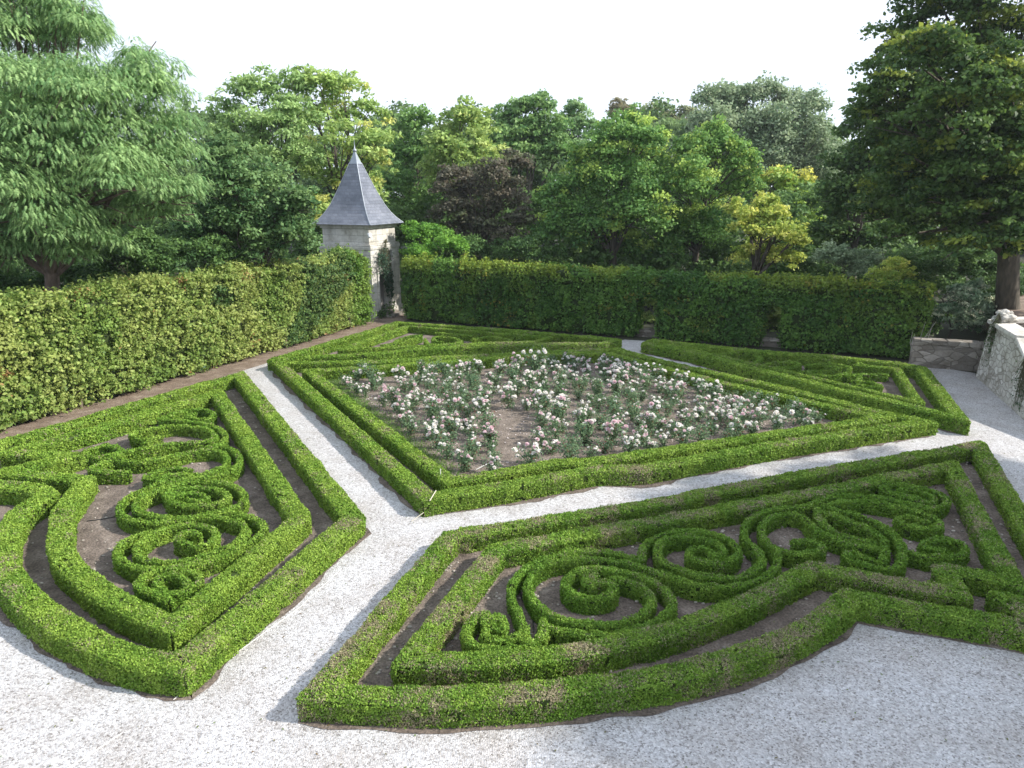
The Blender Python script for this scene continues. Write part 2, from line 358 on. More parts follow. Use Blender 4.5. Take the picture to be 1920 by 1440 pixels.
# scrolls of the front-left bed
gs = 'clipped box scrolls inside the beds'
sc = dict(z=.31, wd=.155, dry=.05, lum=.28)
def scroll(label, strips): return box_hedge(label, strips, gs, 'box scroll', 'box_scroll')
lowO = KA3([(470, 560), (280, 620), (150, 700), (110, 800), (170, 890), (300, 950), (480, 980), (700, 975), (950, 925), (1200, 855), (1450, 750), (1650, 640), (1760, 540), (1740, 460), (1620, 400), (1440, 360), (1250, 345)])
lowI = KA3([(480, 600), (370, 680), (330, 760), (380, 840), (530, 885), (750, 885), (980, 845), (1200, 780), (1400, 700), (1530, 610), (1560, 530), (1510, 460), (1390, 420), (1200, 395), (1000, 395)])
lowS = KA3([(470, 595), (700, 510), (950, 480), (1130, 500), (1220, 560), (1200, 640), (1080, 700), (920, 700), (800, 650), (820, 590), (940, 560), (1030, 590)])
upO = KA3([(1000, 395), (850, 425), (620, 445), (380, 440), (220, 400), (140, 330), (150, 240), (250, 160), (400, 90), (540, 30), (640, -20)])
upI = KA2([(640, 1080), (750, 1010), (950, 965), (1200, 960), (1400, 995), (1520, 1070), (1540, 1150), (1480, 1230), (1300, 1290), (1050, 1335), (800, 1370), (600, 1350), (420, 1310), (330, 1260), (330, 1190), (420, 1120), (560, 1060), (720, 1000)])
upS = KA2([(660, 1110), (780, 1060), (950, 1030), (1150, 1030), (1320, 1080), (1350, 1150), (1220, 1210), (950, 1225), (760, 1200), (690, 1140), (800, 1110), (950, 1090), (1120, 1120), (1060, 1170), (930, 1160)])
scroll('lower spiral box scroll of the front-left bed, nearest its front corner', [S(lowO, **sc), S(lowI, **sc), S(lowS, **sc)])
scroll('middle oval spiral box scroll of the front-left bed', [S(upO, **sc), S(upI, **sc), S(upS, **sc)])
scroll('long leaf-shaped box scroll with a double loop in the front-left bed', [
    S(KA2([(620, 985), (560, 920), (430, 905), (540, 850), (750, 805), (940, 825)]), **sc), S(KA2([(620, 910), (800, 880), (950, 880)]), **sc),
    S(KA2([(700, 960), (900, 925), (1150, 900), (1350, 850), (1480, 760), (1490, 680), (1430, 610), (1300, 565), (1150, 575)]), **sc),
    S(KA2([(960, 890), (1150, 850), (1300, 790), (1350, 720), (1330, 650), (1250, 610), (1100, 605), (900, 630), (700, 680), (500, 720), (350, 735), (200, 725), (60, 690)]), **sc),
    S(KA2([(-80, 680), (100, 640), (300, 605), (550, 560), (800, 525), (1000, 520), (1180, 495), (1210, 430), (1130, 375), (950, 345), (750, 335), (600, 350), (450, 375), (320, 400), (290, 450), (400, 480), (600, 450)]), **sc),
    S(KA2([(1200, 570), (1320, 500), (1320, 410), (1210, 345), (1000, 295), (800, 275), (600, 260)]), **sc),
    S(KA1([(1300, 660), (1370, 610), (1250, 560), (1080, 570), (950, 625), (1060, 680), (1250, 700)]), **sc),
    S(KA1([(1260, 720), (1120, 760), (1010, 820), (1150, 850), (1440, 850)]), **sc)])
scroll('curled box scroll at the back corner of the front-left bed', [
    S(KA2([(640, 250), (760, 190), (950, 150), (1120, 155), (1200, 195), (1150, 245), (1000, 250), (900, 215), (980, 190)]), **sc)])
scroll('small knot of clipped box at the front corner of the front-left bed', [
    S(KA3([(560, 1000), (410, 1060), (350, 1140), (400, 1210), (600, 1250), (800, 1240), (920, 1180), (870, 1080), (760, 1040), (600, 1070), (560, 1150), (640, 1200)]), **sc),
    S(KA3([(880, 1000), (1000, 1020), (1040, 1080), (980, 1160)]), **sc), S(KA3([(480, 1220), (620, 1300), (720, 1330)]), **sc)])
# scrolls of the front-right bed
s2 = dict(z=.30, wd=.155, dry=.09, lum=.22)
scroll('big round spiral box scroll in the middle of the front-right bed', [
    S(KB1([(1500, 385), (1200, 405), (1010, 480), (920, 590), (900, 710), (970, 840), (1100, 960), (1300, 1060), (1600, 1120)])+KB2([(200, 1165), (420, 1175), (600, 1130), (740, 1040), (780, 950), (730, 860), (600, 800), (440, 765)]), **s2),
    S(KB1([(1130, 1130), (1300, 1185), (1600, 1235)])+KB2([(200, 1262), (464, 1270), (650, 1215), (850, 1130), (950, 1040), (960, 950), (880, 850), (730, 770), (550, 710), (350, 680), (170, 690), (50, 740), (0, 820), (70, 905), (230, 945), (370, 925), (440, 865), (400, 810), (290, 800), (200, 820), (190, 770), (270, 740)]), **s2),
    S(KB1([(1070, 1080), (1075, 1170), (1030, 1270)]), **s2)])
scroll('double-line box scroll sweeping round the big spiral of the front-right bed', [
    S(KB1([(890, 1250), (850, 1130), (780, 960), (710, 800), (720, 660), (790, 560), (900, 470), (1050, 400), (1300, 325), (1600, 295)])+KB2([(0, 520), (300, 530), (520, 560), (680, 600)]), **s2),
    S(KB1([(1450, 390)])+KB2([(0, 585), (300, 600), (550, 630), (760, 690), (950, 760), (1150, 820), (1350, 840), (1550, 830), (1720, 790), (1850, 720)])+KB3([(270, 930), (285, 870), (255, 800), (185, 740), (140, 650), (150, 570), (220, 510), (350, 480), (480, 490), (560, 550), (650, 630), (800, 700), (950, 750), (1080, 775), (1180, 790)]), **s2),
    S(KB3([(190, 750), (300, 800), (450, 835), (600, 820), (680, 785), (640, 740), (540, 715), (430, 730)]), **s2)])
scroll('oval spiral box scroll right of the big spiral in the front-right bed', [
    S(KB2([(690, 600), (700, 500), (770, 425), (950, 355), (1250, 360), (1450, 415), (1555, 500), (1530, 580), (1400, 630), (1230, 620), (1120, 570), (1130, 515), (1220, 490), (1300, 520), (1330, 565)]), **s2),
    S(KB2([(840, 470), (960, 400), (1150, 395), (1320, 435), (1420, 510), (1400, 560), (1320, 560)]), **s2),
    S(KB2([(860, 440), (830, 520), (860, 605), (960, 660), (1150, 730), (1350, 760), (1550, 765), (1700, 700), (1770, 620), (1740, 530), (1650, 440), (1610, 350), (1640, 260), (1750, 190), (1900, 150)])+KB3([(400, 425), (520, 425)]), **s2)])
scroll('long leaf-shaped box scroll at the right of the front-right bed', [
    S(KB3([(520, 420), (600, 385), (720, 335), (900, 310), (1100, 320), (1300, 350), (1500, 395), (1650, 425), (1770, 400), (1810, 345), (1720, 285), (1550, 235), (1350, 210), (1235, 240), (1290, 290), (1500, 335), (1650, 375), (1690, 335), (1600, 280), (1480, 255), (1380, 285)]), **s2),
    S(KB3([(700, 400), (900, 360), (1150, 370), (1350, 405), (1550, 455), (1700, 510), (1750, 560), (1700, 600), (1560, 600), (1400, 560), (1370, 520), (1480, 500), (1620, 545)]), **s2),
    S(KB3([(640, 440), (650, 510), (720, 590), (850, 670), (1000, 705), (1130, 730)]), **s2),
    S(KB3([(660, 460), (770, 480), (900, 530), (1050, 590), (1150, 640), (1235, 720), (1250, 820), (1220, 910)]), **s2),
    S(KB3([(700, 420), (880, 460), (1050, 510), (1200, 575), (1320, 660), (1390, 760), (1400, 880), (1350, 960), (1200, 965), (1050, 925), (900, 870), (930, 840), (1050, 860), (1150, 900)]), **s2),
    S(KB3([(1420, 800), (1600, 850), (1750, 855), (1920, 850)])+K3([(1630, 600), (1630, 560), (1540, 535), (1450, 545), (1440, 572), (1540, 592)]), **s2)])
scroll('small curled box scroll in the lower-left corner of the front-right bed', [
    S(KB1([(410, 1080), (440, 1000), (330, 1010), (230, 1120), (200, 1220), (250, 1310), (400, 1365), (600, 1390), (850, 1385), (980, 1340)]), **s2),
    S(KB1([(520, 1080), (550, 1000), (620, 1090), (600, 1150), (450, 1150), (400, 1220), (500, 1275), (680, 1280), (790, 1240), (880, 1290), (960, 1330)]), **s2)])
s3 = dict(z=.29, wd=.16, dry=.05, lum=.4)
scroll('curling box scrolls in the small bed before the tower', [
    S(KC1([(60, 205), (140, 190), (200, 155), (330, 135)]), **s3), S(KC1([(330, 145), (250, 170), (180, 195)]), **s3),
    S(KC1([(360, 160), (370, 190), (430, 200), (560, 192), (610, 178), (540, 152), (430, 150), (420, 172), (480, 180)]), **s3),
    S(KC1([(440, 122), (560, 128), (680, 138)]), **s3), S(KC1([(690, 165), (800, 148), (920, 162), (950, 178), (860, 188), (720, 190)]), **s3)])
scroll('curling box scrolls in the back-right bed', [
    S(KC2([(420, 125), (600, 122), (680, 150), (650, 178)]), **s3), S(KC2([(690, 190), (790, 172), (890, 178), (870, 200), (760, 205)]), **s3),
    S(KC2([(940, 190), (1060, 178), (1180, 200), (1140, 240), (1040, 245), (900, 225)]), **s3), S(KC2([(930, 225), (1080, 215), (1120, 200), (1040, 195)]), **s3),
    S(KC2([(1160, 245), (1260, 240), (1390, 238)]), **s3), S(KC2([(1200, 275), (1300, 285), (1350, 310), (1230, 300)]), **s3), S(KC2([(1240, 245), (1220, 280)]), **s3)])

# ------------------------------------------------------------------ hornbeam hedges
def bush_mass(q, V, closed, L0, cov, colf, spread=.10, droop=.2):
    p, n = surf_samples(V, closed, lambda c: np.full(len(c), cov/(.33*L0**2)))
    kp = noise(p, 2.2, 67)+.5*noise(p, 6, 68) < .42+rng.random(len(p))*.4; p = p[kp]; n = n[kp]
    k = len(p); L = L0*rng.uniform(.55, 1.45, k)
    p = p+n*(rng.normal(size=(k, 1))*spread*.5+spread*.3+np.maximum(0, noise(p, 3.2, 66))[:, None]*spread*.7)+rnd(k)*.02
    u = rnd(k)+np.array((0, 0, -droop)); fn = n*1.0+np.array((0, 0, .5))+sph(k)*.9
    leaves(q, p, u, fn, L, L*.66, colf(p, k), .18)
HB_Y = np.array((.37, .43, .13)); HB_M = np.array((.19, .30, .065)); HB_D = np.array((.055, .13, .04)); HB_R = np.array((.36, .15, .08))
def hb_left(p, k):
    a = noise(p*np.array((1, 1, .6)), .75, 31); b = noise(p, 2.6, 32)
    c = mixc(HB_M, HB_Y, .45+.85*a+.4*b+rng.normal(size=k)*.3)
    c = mixc(c, HB_D, (noise(p, .8, 33) > .25)*.75+rng.normal(size=k)*.2)
    d = noise(p, 1.3, 34)+rng.normal(size=k)*.25; c = mixc(c, HB_R, (d > .95)*.7)
    far = p[:, 1] > 31.2; c[far] = mixc(c[far], np.array((.12, .26, .03)), np.full(far.sum(), .6))
    return c*rng.uniform(.8, 1.2, (k, 1))
BARK = newmat('bark')[0]
def bark():
    m, t, b = BARK, BARK.node_tree, BARK.node_tree.nodes['Principled BSDF']
    a = t.nodes.new('ShaderNodeAttribute'); a.attribute_name = 'Col'; n = t.nodes.new('ShaderNodeTexNoise'); n.inputs['Scale'].default_value = 9; n.inputs['Detail'].default_value = 6
    g = t.nodes.new('ShaderNodeNewGeometry'); mp = t.nodes.new('ShaderNodeMapping'); mp.inputs['Scale'].default_value = (1, 1, .25)
    t.links.new(g.outputs['Position'], mp.inputs[0]); t.links.new(mp.outputs[0], n.inputs['Vector'])
    r = t.nodes.new('ShaderNodeValToRGB'); r.color_ramp.elements[0].position = .3; r.color_ramp.elements[0].color = (.45, .45, .45, 1); r.color_ramp.elements[1].position = .7; r.color_ramp.elements[1].color = (1.2, 1.2, 1.2, 1)
    mu = t.nodes.new('ShaderNodeMix'); mu.data_type = 'RGBA'; mu.blend_type = 'MULTIPLY'; mu.inputs[0].default_value = 1
    t.links.new(n.outputs['Fac'], r.inputs[0]); t.links.new(a.outputs['Color'], mu.inputs[6]); t.links.new(r.outputs[0], mu.inputs[7]); t.links.new(mu.outputs[2], b.inputs['Base Color'])
    bp = t.nodes.new('ShaderNodeBump'); bp.inputs['Strength'].default_value = .9; bp.inputs['Distance'].default_value = .06; t.links.new(n.outputs['Fac'], bp.inputs['Height']); t.links.new(bp.outputs[0], b.inputs['Normal'])
    b.inputs['Roughness'].default_value = .9
bark()
def tube(q, pts, rad, c, m=8, wob=0.0):
    pts = np.asarray(pts, float); rad = np.broadcast_to(rad, len(pts)); n = len(pts)
    t = nrm(np.gradient(pts, axis=0)); up = np.array((.13, .97, .2)); s = nrm(np.cross(t, up)); v = np.cross(t, s)
    a = np.arange(m)*2*math.pi/m; rr = rad[:, None]*(1+wob*np.sin(a*3+1)[None])
    V = pts[:, None]+s[:, None]*(np.cos(a)[None]*rr)[..., None]+v[:, None]*(np.sin(a)[None]*rr)[..., None]
    i = np.arange(n-1)[:, None]; j = np.arange(m)[None]; j2 = (j+1) % m
    q.add(V.reshape(-1, 3), np.stack([i*m+j, i*m+j2, (i+1)*m+j2, (i+1)*m+j], -1).reshape(-1, 4), c)

# left hornbeam hedge, with its little trunks
HLa, HLb = hl0-dl*9, G(700, 605)-dl*.2
root = empty('hornbeam_hedge', HLa, 'long yellow-green hornbeam hedge in full sun along the left side', 'hornbeam hedge')
q = QM(); wd = 1.3
ctr = [HLa-A2*wd/2, HLb-A2*wd/2]
V, N = sweep(ctr, wd-.25, .10, 3.02, .16, .12, .22, 41, 14, 6)
V[:, :, 2] += np.where(V[:, :, 2] > 1.5, noise(V.reshape(-1, 3)*np.array((1, 1, 0)), .35, 77).reshape(V.shape[:2])*.10, 0)
q.add(V.reshape(-1, 3), grid_faces(*V.shape[:2]), (.05, .075, .02))
for r in cap(q, V, (.05, .075, .02)): pass
bush_mass(q, V, False, .10, 3.0, hb_left, .26)
# sprays at the far end face
k = 5200; e = HLb-A2*wd/2; p = e+A2*rng.uniform(-.6, .62, (k, 1))+dl*rng.uniform(-.25, .12, (k, 1)); p[:, 2] = rng.uniform(.15, 3.05, k)
leaves(q, p, rnd(k), dl+sph(k)*.9, .1*rng.uniform(.7, 1.3, k), .07, hb_left(p, k), .18)
o = q.build('foliage', LEAF, root, origin=HLa)
for k in range(11):
    d = 3+k*2.1+rng.uniform(-.2, .2); b0 = HLa+dl*d-A2*rng.uniform(.12, .35); q = QM()
    tube(q, [b0, b0+(0, 0, .35), b0+A2*rng.uniform(-.1, .05)+(0, 0, .8)], [.06, .045, .04], (.20, .16, .12))
    q.build('trunk', BARK, root, origin=HLa)

# back hornbeam hedge with two openings
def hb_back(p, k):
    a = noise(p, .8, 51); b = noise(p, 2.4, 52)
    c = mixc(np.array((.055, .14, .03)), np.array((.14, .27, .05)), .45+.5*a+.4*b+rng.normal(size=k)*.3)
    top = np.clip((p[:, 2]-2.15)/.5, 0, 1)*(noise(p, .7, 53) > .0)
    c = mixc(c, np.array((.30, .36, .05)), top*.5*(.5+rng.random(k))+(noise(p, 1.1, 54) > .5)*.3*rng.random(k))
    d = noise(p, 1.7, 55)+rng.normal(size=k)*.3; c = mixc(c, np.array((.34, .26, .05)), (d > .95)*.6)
    return c*rng.uniform(.75, 1.25, (k, 1))
def hedge_block(q, xa, xb, z0, z1, wd=1.2, seed=1, L0=.105):
    a, b = G(*xa), G(*xb); d = nrm((b-a)[None])[0]; nb = np.array((-d[1], d[0], 0))
    V, N = sweep([a+nb*wd/2, b+nb*wd/2], wd-.26, z0, z1, .17, .13, .20, seed, 10, 6)
    q.add(V.reshape(-1, 3), grid_faces(*V.shape[:2]), (.035, .06, .015))
    ends = list(cap(q, V, (.035, .06, .015)))
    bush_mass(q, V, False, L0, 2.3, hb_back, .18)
    for r in ends:
        k = int(wd*(z1-z0)*2.3/(.33*L0**2)); m2 = len(r)//2; j = rng.integers(1, m2, k); t = rng.random((k, 1))
        p = r[j]*(1-t)+r[len(r)-1-j]*t+rnd(k)*.07
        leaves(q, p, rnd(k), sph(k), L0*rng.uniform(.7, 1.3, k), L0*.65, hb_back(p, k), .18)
    return a, b, nb
def Bk(x): return (x, 600+(x-757)*78/975)
q = QM()
hedge_block(q, Bk(757), Bk(1190), .08, 2.6, seed=61)
hedge_block(q, Bk(1229), Bk(1424), .08, 2.0, seed=62)
hedge_block(q, Bk(1463), Bk(1728), .08, 2.0, seed=63)
hedge_block(q, Bk(1170), Bk(1728), 1.72, 2.5, seed=64)
k = 5200; t = rng.random(k)**1.15; a_, b_ = G(*Bk(757)), G(*Bk(1728)); nb = np.array((-A2[1], A2[0], 0))
sh = rng.random((300, 1))**1.2; cs = a_+(b_-a_)*sh+nb*rng.uniform(.0, 1.0, (300, 1)); hh = rng.uniform(.1, .72, 300)*(1-.5*sh[:, 0])*(.9+.6*noise(cs, .5, 88))
for c0, hg in zip(cs, hh):                              # unclipped shoots on top
    m_ = 38; zz = rng.random(m_); p = c0+rnd(m_)*.11*(1.3-zz[:, None]); p[:, 2] = 2.45+zz*hg
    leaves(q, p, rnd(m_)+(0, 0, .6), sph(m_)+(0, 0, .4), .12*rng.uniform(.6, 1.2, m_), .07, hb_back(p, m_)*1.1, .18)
c0 = (a_+b_)/2; c0[2] = 0
o = q.build('hornbeam_hedge', LEAF, origin=c0); o.location = c0
tag(o, 'tall shaded dark green hedge across the back with two window-like openings', 'hornbeam hedge')

# ------------------------------------------------------------------ trees
def crown_leaves(q, lobes, L0, W0, cov, pal, droop=0.0, rc=.30, seed=0, sparse=1.0, flat=.75, frond=False):
    """lobes: (centre, radius). Leaf clumps spread over each lobe's shell, leaves over each clump."""
    for ci, (c, r) in enumerate(lobes):
        ncl = int(34*sparse*max(1, (r/1.5)**.6)); d = sph(ncl); d[:, 2] = np.where(d[:, 2] < -.35, -d[:, 2]*.5, d[:, 2])
        cc = c+d*r*rng.uniform(.45, 1.0, (ncl, 1)); R1 = r*rc*rng.uniform(.65, 1.35, ncl)
        tot = cov*4*math.pi*r*r/(L0*W0*.5)*1.15*sparse
        k = np.maximum(6, (tot*R1**2/(R1**2).sum()).astype(int)); idx = np.repeat(np.arange(ncl), k); n = len(idx)
        e = sph(n); e[:, 2] = np.where(rng.random(n) < .6, np.abs(e[:, 2])*.9-.15, e[:, 2])
        if frond: e = sph(n); e[:, 2] = np.abs(e[:, 2])-.12
        p = cc[idx]+e*(R1[idx]*((rng.uniform(.78, 1.04, n) if frond else rng.uniform(.35, 1.0, n))+np.abs(rng.normal(size=n))*(.06 if frond else .16)))[:, None]*np.array((1.15, 1.15, flat))
        tone = rng.normal(size=ncl)*.22
        fn = nrm(e)*1.0+np.array((0, 0, .7))+sph(n)*.8
        out = nrm(e*np.array((1, 1, .3)))
        u = (out*.8+np.array((0, 0, -droop))+rnd(n)*(.22 if frond else .7))
        if frond: u = nrm(e*np.array((1, 1, 0)))*.75+np.array((0, 0, -1))*(1.05-e[:, 2:])*droop*2.4+rnd(n)*.22; fn = nrm(e)+np.array((0, 0, .35))+sph(n)*.35
        t = .45+tone[idx]+rng.normal(size=n)*.22
        col_ = mixc(pal[0], pal[1], t)
        if len(pal) > 2:
            y = (rng.random(ncl) < .16)[idx]; col_ = mixc(col_, pal[2], y*.75+rng.normal(size=n)*.08)
        col_ = np.clip(col_*rng.uniform(.8, 1.2, (n, 1)), .002, .8)
        L = L0*rng.uniform(.6, 1.3, n)
        if not frond: leaves(q, p, u, fn, L, L*W0/L0, col_, .15); continue
        m7 = 7; sgm = (np.arange(m7)+.5)/m7; u = nrm(u); FL = L0*rng.uniform(.7, 1.25, n)      # a feathery frond: leaflet pairs along an arching stalk
        pp = p[:, None]+u[:, None]*(sgm[None, :, None]-.3)*FL[:, None, None]; pp[:, :, 2] -= (sgm**2)[None]*FL[:, None]*.35
        side = nrm(np.cross(u, nrm(fn))); fs = np.sin(np.pi*(sgm*.85+.12))
        leaves(q, pp.reshape(-1, 3), np.repeat(side, m7, 0)+rnd(n*m7)*.12, np.repeat(nrm(fn), m7, 0)+rnd(n*m7)*.2, (W0*1.15*fs[None]*np.ones((n, 1))).ravel(), np.full(n*m7, FL.mean()/m7*1.05), np.repeat(col_, m7, 0)*rng.uniform(.85, 1.15, (n*m7, 1)), .05)
def tree(label, Y, trunk, lobes, pal, L0=.2, W0=None, cov=1.0, name='tree', cat='tree', group=None, trunk_r=.22, depth=.9, barkc=(.09, .075, .06), seed=0, limb=.45, **kw):
    W0 = W0 or L0*.62; zc = (Y/ray(960, 355)[1]); Ls = []
    for i, lb_ in enumerate(lobes):
        x, y, r = lb_[:3]; rm = r*mpp(Y); off = lb_[3] if len(lb_) > 3 else rng.uniform(-1, 1)*depth*rm; Ls.append((at(x, y, Y+off), rm*(1+.4*off/Y)))
    base = at(trunk, 355, Y); base[2] = 0
    root = empty(name, base, label, cat, group)
    mx = np.array([c for c, r in Ls]); top = mx[:, 2].max(); cen = mx.mean(0)
    q = QM(); fork = base+(cen-base)*np.array((.25, .25, 0)); fork[2] = max(.8, min(mx[:, 2].min()*.9, top*.4))
    tube(q, [base-(0, 0, .1), base+(fork-base)*.15+(0, 0, .15), base+(fork-base)*.6, fork], [trunk_r*1.35, trunk_r*1.05, trunk_r*.9, trunk_r*.8], barkc, 10, .08)
    for c, r in Ls:
        mid = fork+(c-fork)*.5+np.array((*(rng.normal(size=2)*.25), .3+.08*np.linalg.norm(c-fork)))
        tube(q, [fork-(0, 0, .15), mid, c, c+(c-mid)*.3], [trunk_r*limb, trunk_r*.52*limb, trunk_r*.24*limb, .015], barkc, 6)
        for _ in range(3):
            e = c+nrm(rng.normal(size=3)[None])[0]*r*.8; tube(q, [mid, (mid+e)/2+(0, 0, .2), e], [trunk_r*.16, trunk_r*.1, .012], barkc, 5)
    q.build('trunk', BARK, root, origin=base)
    q = QM(); crown_leaves(q, Ls, L0, W0, cov, pal, **kw)
    q.build('crown', LEAF, root, origin=base)
    return root
def pal(*c): return [np.array(x, float) for x in c]
G_AC = pal((.11, .23, .08), (.34, .50, .20)); G_DK = pal((.055, .125, .04), (.16, .28, .08)); G_MD = pal((0.099, 0.215, 0.044), (0.264, 0.447, 0.096), (0.494, 0.585, 0.105))
G_YG = pal((.17, .29, .07), (.38, .50, .15), (.48, .56, .18)); G_YL = pal((0.220, 0.342, 0.065), (0.512, 0.570, 0.130), (0.680, 0.680, 0.182)); G_GR = pal((0.132, 0.215, 0.105), (0.395, 0.478, 0.299))
G_PU = pal((.07, .08, .05), (.20, .17, .125), (.22, .26, .13)); G_LM = pal((0.029, 0.076, 0.019), (0.112, 0.203, 0.049), (0.264, 0.333, 0.056))
T = 'trees behind the garden hedges'
tree('big feathery acacia tree with drooping fronds at the far left, trunk behind the hedge', 21.5, 50,
     [(-80,60,130),(30,75,90),(120,85,80),(150,60,50),(262,120,40),(230,180,85),(300,175,55),(60,210,120),(170,270,100),(290,260,72),(335,300,48),(-60,300,150),(60,340,110),(180,370,90),(275,410,70),(325,405,38),(90,440,75),(0,440,80),(180,455,58),(-120,430,100),(60,300,105,-2),(0,380,105,-2.2),(110,430,65,-2),(200,330,80,-1.8),(-60,470,60,-2),(150,200,80,-2),(40,170,90,-2),(-20,-10,90),(60,0,70),(110,30,60),(50,470,42,-1),(130,480,45,-1),(-30,490,50,-1),(340,370,50),(260,350,70,-1)],
     G_AC, .165, .075, .72, trunk_r=.24, barkc=(0.182, 0.131, 0.105), droop=.34, flat=.85, frond=True, group=T, depth=.8, rc=.40)
tree('airy tall acacia left of the tower, sky showing through its crown', 37, 500,
     [(480,180,55),(430,215,45),(540,175,48),(455,250,55),(520,240,60),(560,215,45),(500,300,65),(560,300,50),(420,260,30)], pal((0.148, 0.262, 0.079), (0.395, 0.554, 0.211)), .26, .11, .8, trunk_r=.2, sparse=.8, rc=.26, group=T, droop=.4)
tree('bright airy acacia rising directly behind the tower roof', 39, 640,
     [(600,160,42),(645,170,45),(690,215,40),(610,230,60),(670,270,55),(700,310,42),(600,320,70),(660,350,60),(590,400,60),(715,260,30),(570,160,30)], pal((0.182, 0.308, 0.079), (0.494, 0.646, 0.211), (0.680, 0.680, 0.211)), .26, .12, .85, trunk_r=.2, sparse=.85, rc=.26, group=T, droop=.3)
tree('dark broad-leaved tree between the left acacia and the tower', 27, 470,
     [(420,300,50),(430,350,60),(400,410,60),(480,350,60),(520,400,60),(450,430,65),(390,460,50),(550,450,50),(500,470,50),(560,380,40)], pal((0.057, 0.146, 0.053), (0.215, 0.339, 0.124)), .15, .10, 1.3, trunk_r=.16, group=T)
tree('slender green tree just right of the tower roof', 48, 775, [(775,235,38),(750,290,45),(800,300,45),(745,350,45),(800,370,50),(760,400,45),(820,420,40),(770,450,45)], pal((0.083, 0.185, 0.053), (0.231, 0.400, 0.105)), .24, .16, 1.1, group=T)
tree('yellow-green tree with a bright top between the tower and the purple tree', 45, 865, [(865,225,36),(895,240,36),(830,255,32),(850,290,50),(895,290,45),(820,320,40),(900,330,45),(845,350,45)], G_YG, .24, .17, 1.1, group=T)
tree('tall mid-green tree with a lumpy double top above the purple tree', 52, 990, [(985,205,30),(1015,195,26),(955,225,35),(1030,240,42),(975,250,45),(930,270,35),(1000,290,55),(1050,290,45),(930,310,40)], pal((0.090, 0.201, 0.061), (0.264, 0.416, 0.140)), .27, .18, 1.1, group=T)
tree('pointed pale tree between the double-topped tree and the maple', 54, 1078, [(1078,205,22),(1068,235,32),(1098,245,32),(1060,280,40),(1110,290,40)], pal((0.116, 0.231, 0.088), (0.329, 0.478, 0.211)), .27, .17, 1.1, group=T)
tree('purple-brown leaved tree behind the back hedge', 38, 900, [(850,335,32),(885,370,50),(925,335,38),(965,310,30),(950,380,50),(845,400,42),(900,430,50),(975,420,38),(850,450,35),(950,460,40),(830,360,22)], G_PU, .19, .12, 1.2, group=T)
tree('broad green maple with pale-tipped branches at the centre', 37, 1160, [(1150,265,50),(1190,240,38),(1110,300,50),(1085,360,55),(1160,340,70),(1225,320,60),(1215,265,42),(1120,420,65),(1200,410,70),(1050,430,45),(1080,450,50),(1160,460,60),(1040,370,35)], pal((0.074, 0.185, 0.053), (0.231, 0.416, 0.105), (0.445, 0.585, 0.124)), .16, .125, 1.15, group=T, flat=.8)
tree('green maple standing right of the central maple', 38, 1310, [(1300,290,45),(1350,275,40),(1335,250,30),(1385,310,40),(1280,350,60),(1350,360,60),(1270,430,60),(1320,440,60),(1400,350,35),(1240,460,40)], pal((0.083, 0.201, 0.053), (0.248, 0.431, 0.105), (0.461, 0.601, 0.140)), .16, .125, 1.15, group=T, flat=.8)
tree('bright yellow-green young maple above the back hedge', 33, 1425, [(1385,395,26),(1430,385,28),(1455,405,26),(1400,430,36),(1450,440,40),(1490,440,26),(1410,480,40),(1460,490,40),(1500,455,18)], G_YL, .15, .115, 1.1, group=T, flat=.75)
tree('lime-green tree top behind the yellow-green maple', 46, 1470, [(1450,345,40),(1490,350,35),(1470,390,45),(1510,390,35),(1520,430,40)], pal((0.148, 0.277, 0.053), (0.395, 0.554, 0.105), (0.680, 0.646, 0.140)), .24, .16, 1.1, group=T)
tree('tall grey-green poplar on the right, left one of the pair against the sky', 60, 1370, [(1325,195,30),(1360,185,33),(1375,215,45),(1340,240,45),(1400,180,30),(1410,250,50),(1360,290,50)], G_GR, .30, .16, 1.1, group=T, flat=1.3)
tree('wide grey-green poplar on the right, beside the big dark lime', 60, 1480, [(1440,180,36),(1480,200,34),(1515,205,32),(1455,250,50),(1510,260,50),(1540,290,40),(1480,310,55),(1540,340,45),(1430,300,45)], G_GR, .30, .16, 1.1, group=T, flat=1.3)
tree('small brownish round tree top on the far skyline', 85, 1165, [(1165,205,20),(1150,215,16),(1182,212,16)], pal((0.198, 0.185, 0.105), (0.362, 0.339, 0.194)), .4, .25, 1.2, group=T)
tree('pale brownish tree tops along the far skyline left of the poplars', 85, 1245, [(1220,215,20),(1250,218,20),(1290,215,20),(1200,228,18),(1270,235,25),(1310,225,22)], pal((0.165, 0.201, 0.105), (0.395, 0.431, 0.229)), .4, .25, 1.2, group=T)
tree('huge dark lime tree overhanging the retaining wall at the right edge', 27, 1942,
     [(1770,20,95),(1700,100,72),(1668,170,58),(1640,215,42),(1820,110,85),(1915,70,70),(1760,210,85),(1690,270,80),(1850,250,80),(1940,230,80),(1780,330,85),(1700,370,75),(1870,360,75),(1950,340,80),(1790,425,62),(1860,450,52),(1935,440,60),(1650,400,60),(2040,200,140),(2050,400,120),(1960,-60,110),(1900,370,75,-4.5),(1850,300,80,-4.5),(1800,210,85,-4.5),(1900,150,85,-4.5),(1740,120,75,-3.5),(1930,270,80,-4.5),(1760,380,60,-4),(1850,400,55,-4.5),(1700,440,50,-2),(1940,420,55,-4.5),(1720,300,60,-3),(1885,455,48,-5),(1800,465,42,-5),(1835,440,55,-3),(1920,470,35,-5)],
     G_LM, .15, .125, 1.2, name='lime_tree', trunk_r=.42, limb=.36, barkc=(.10, .085, .062), group=T, flat=.65, rc=.27)
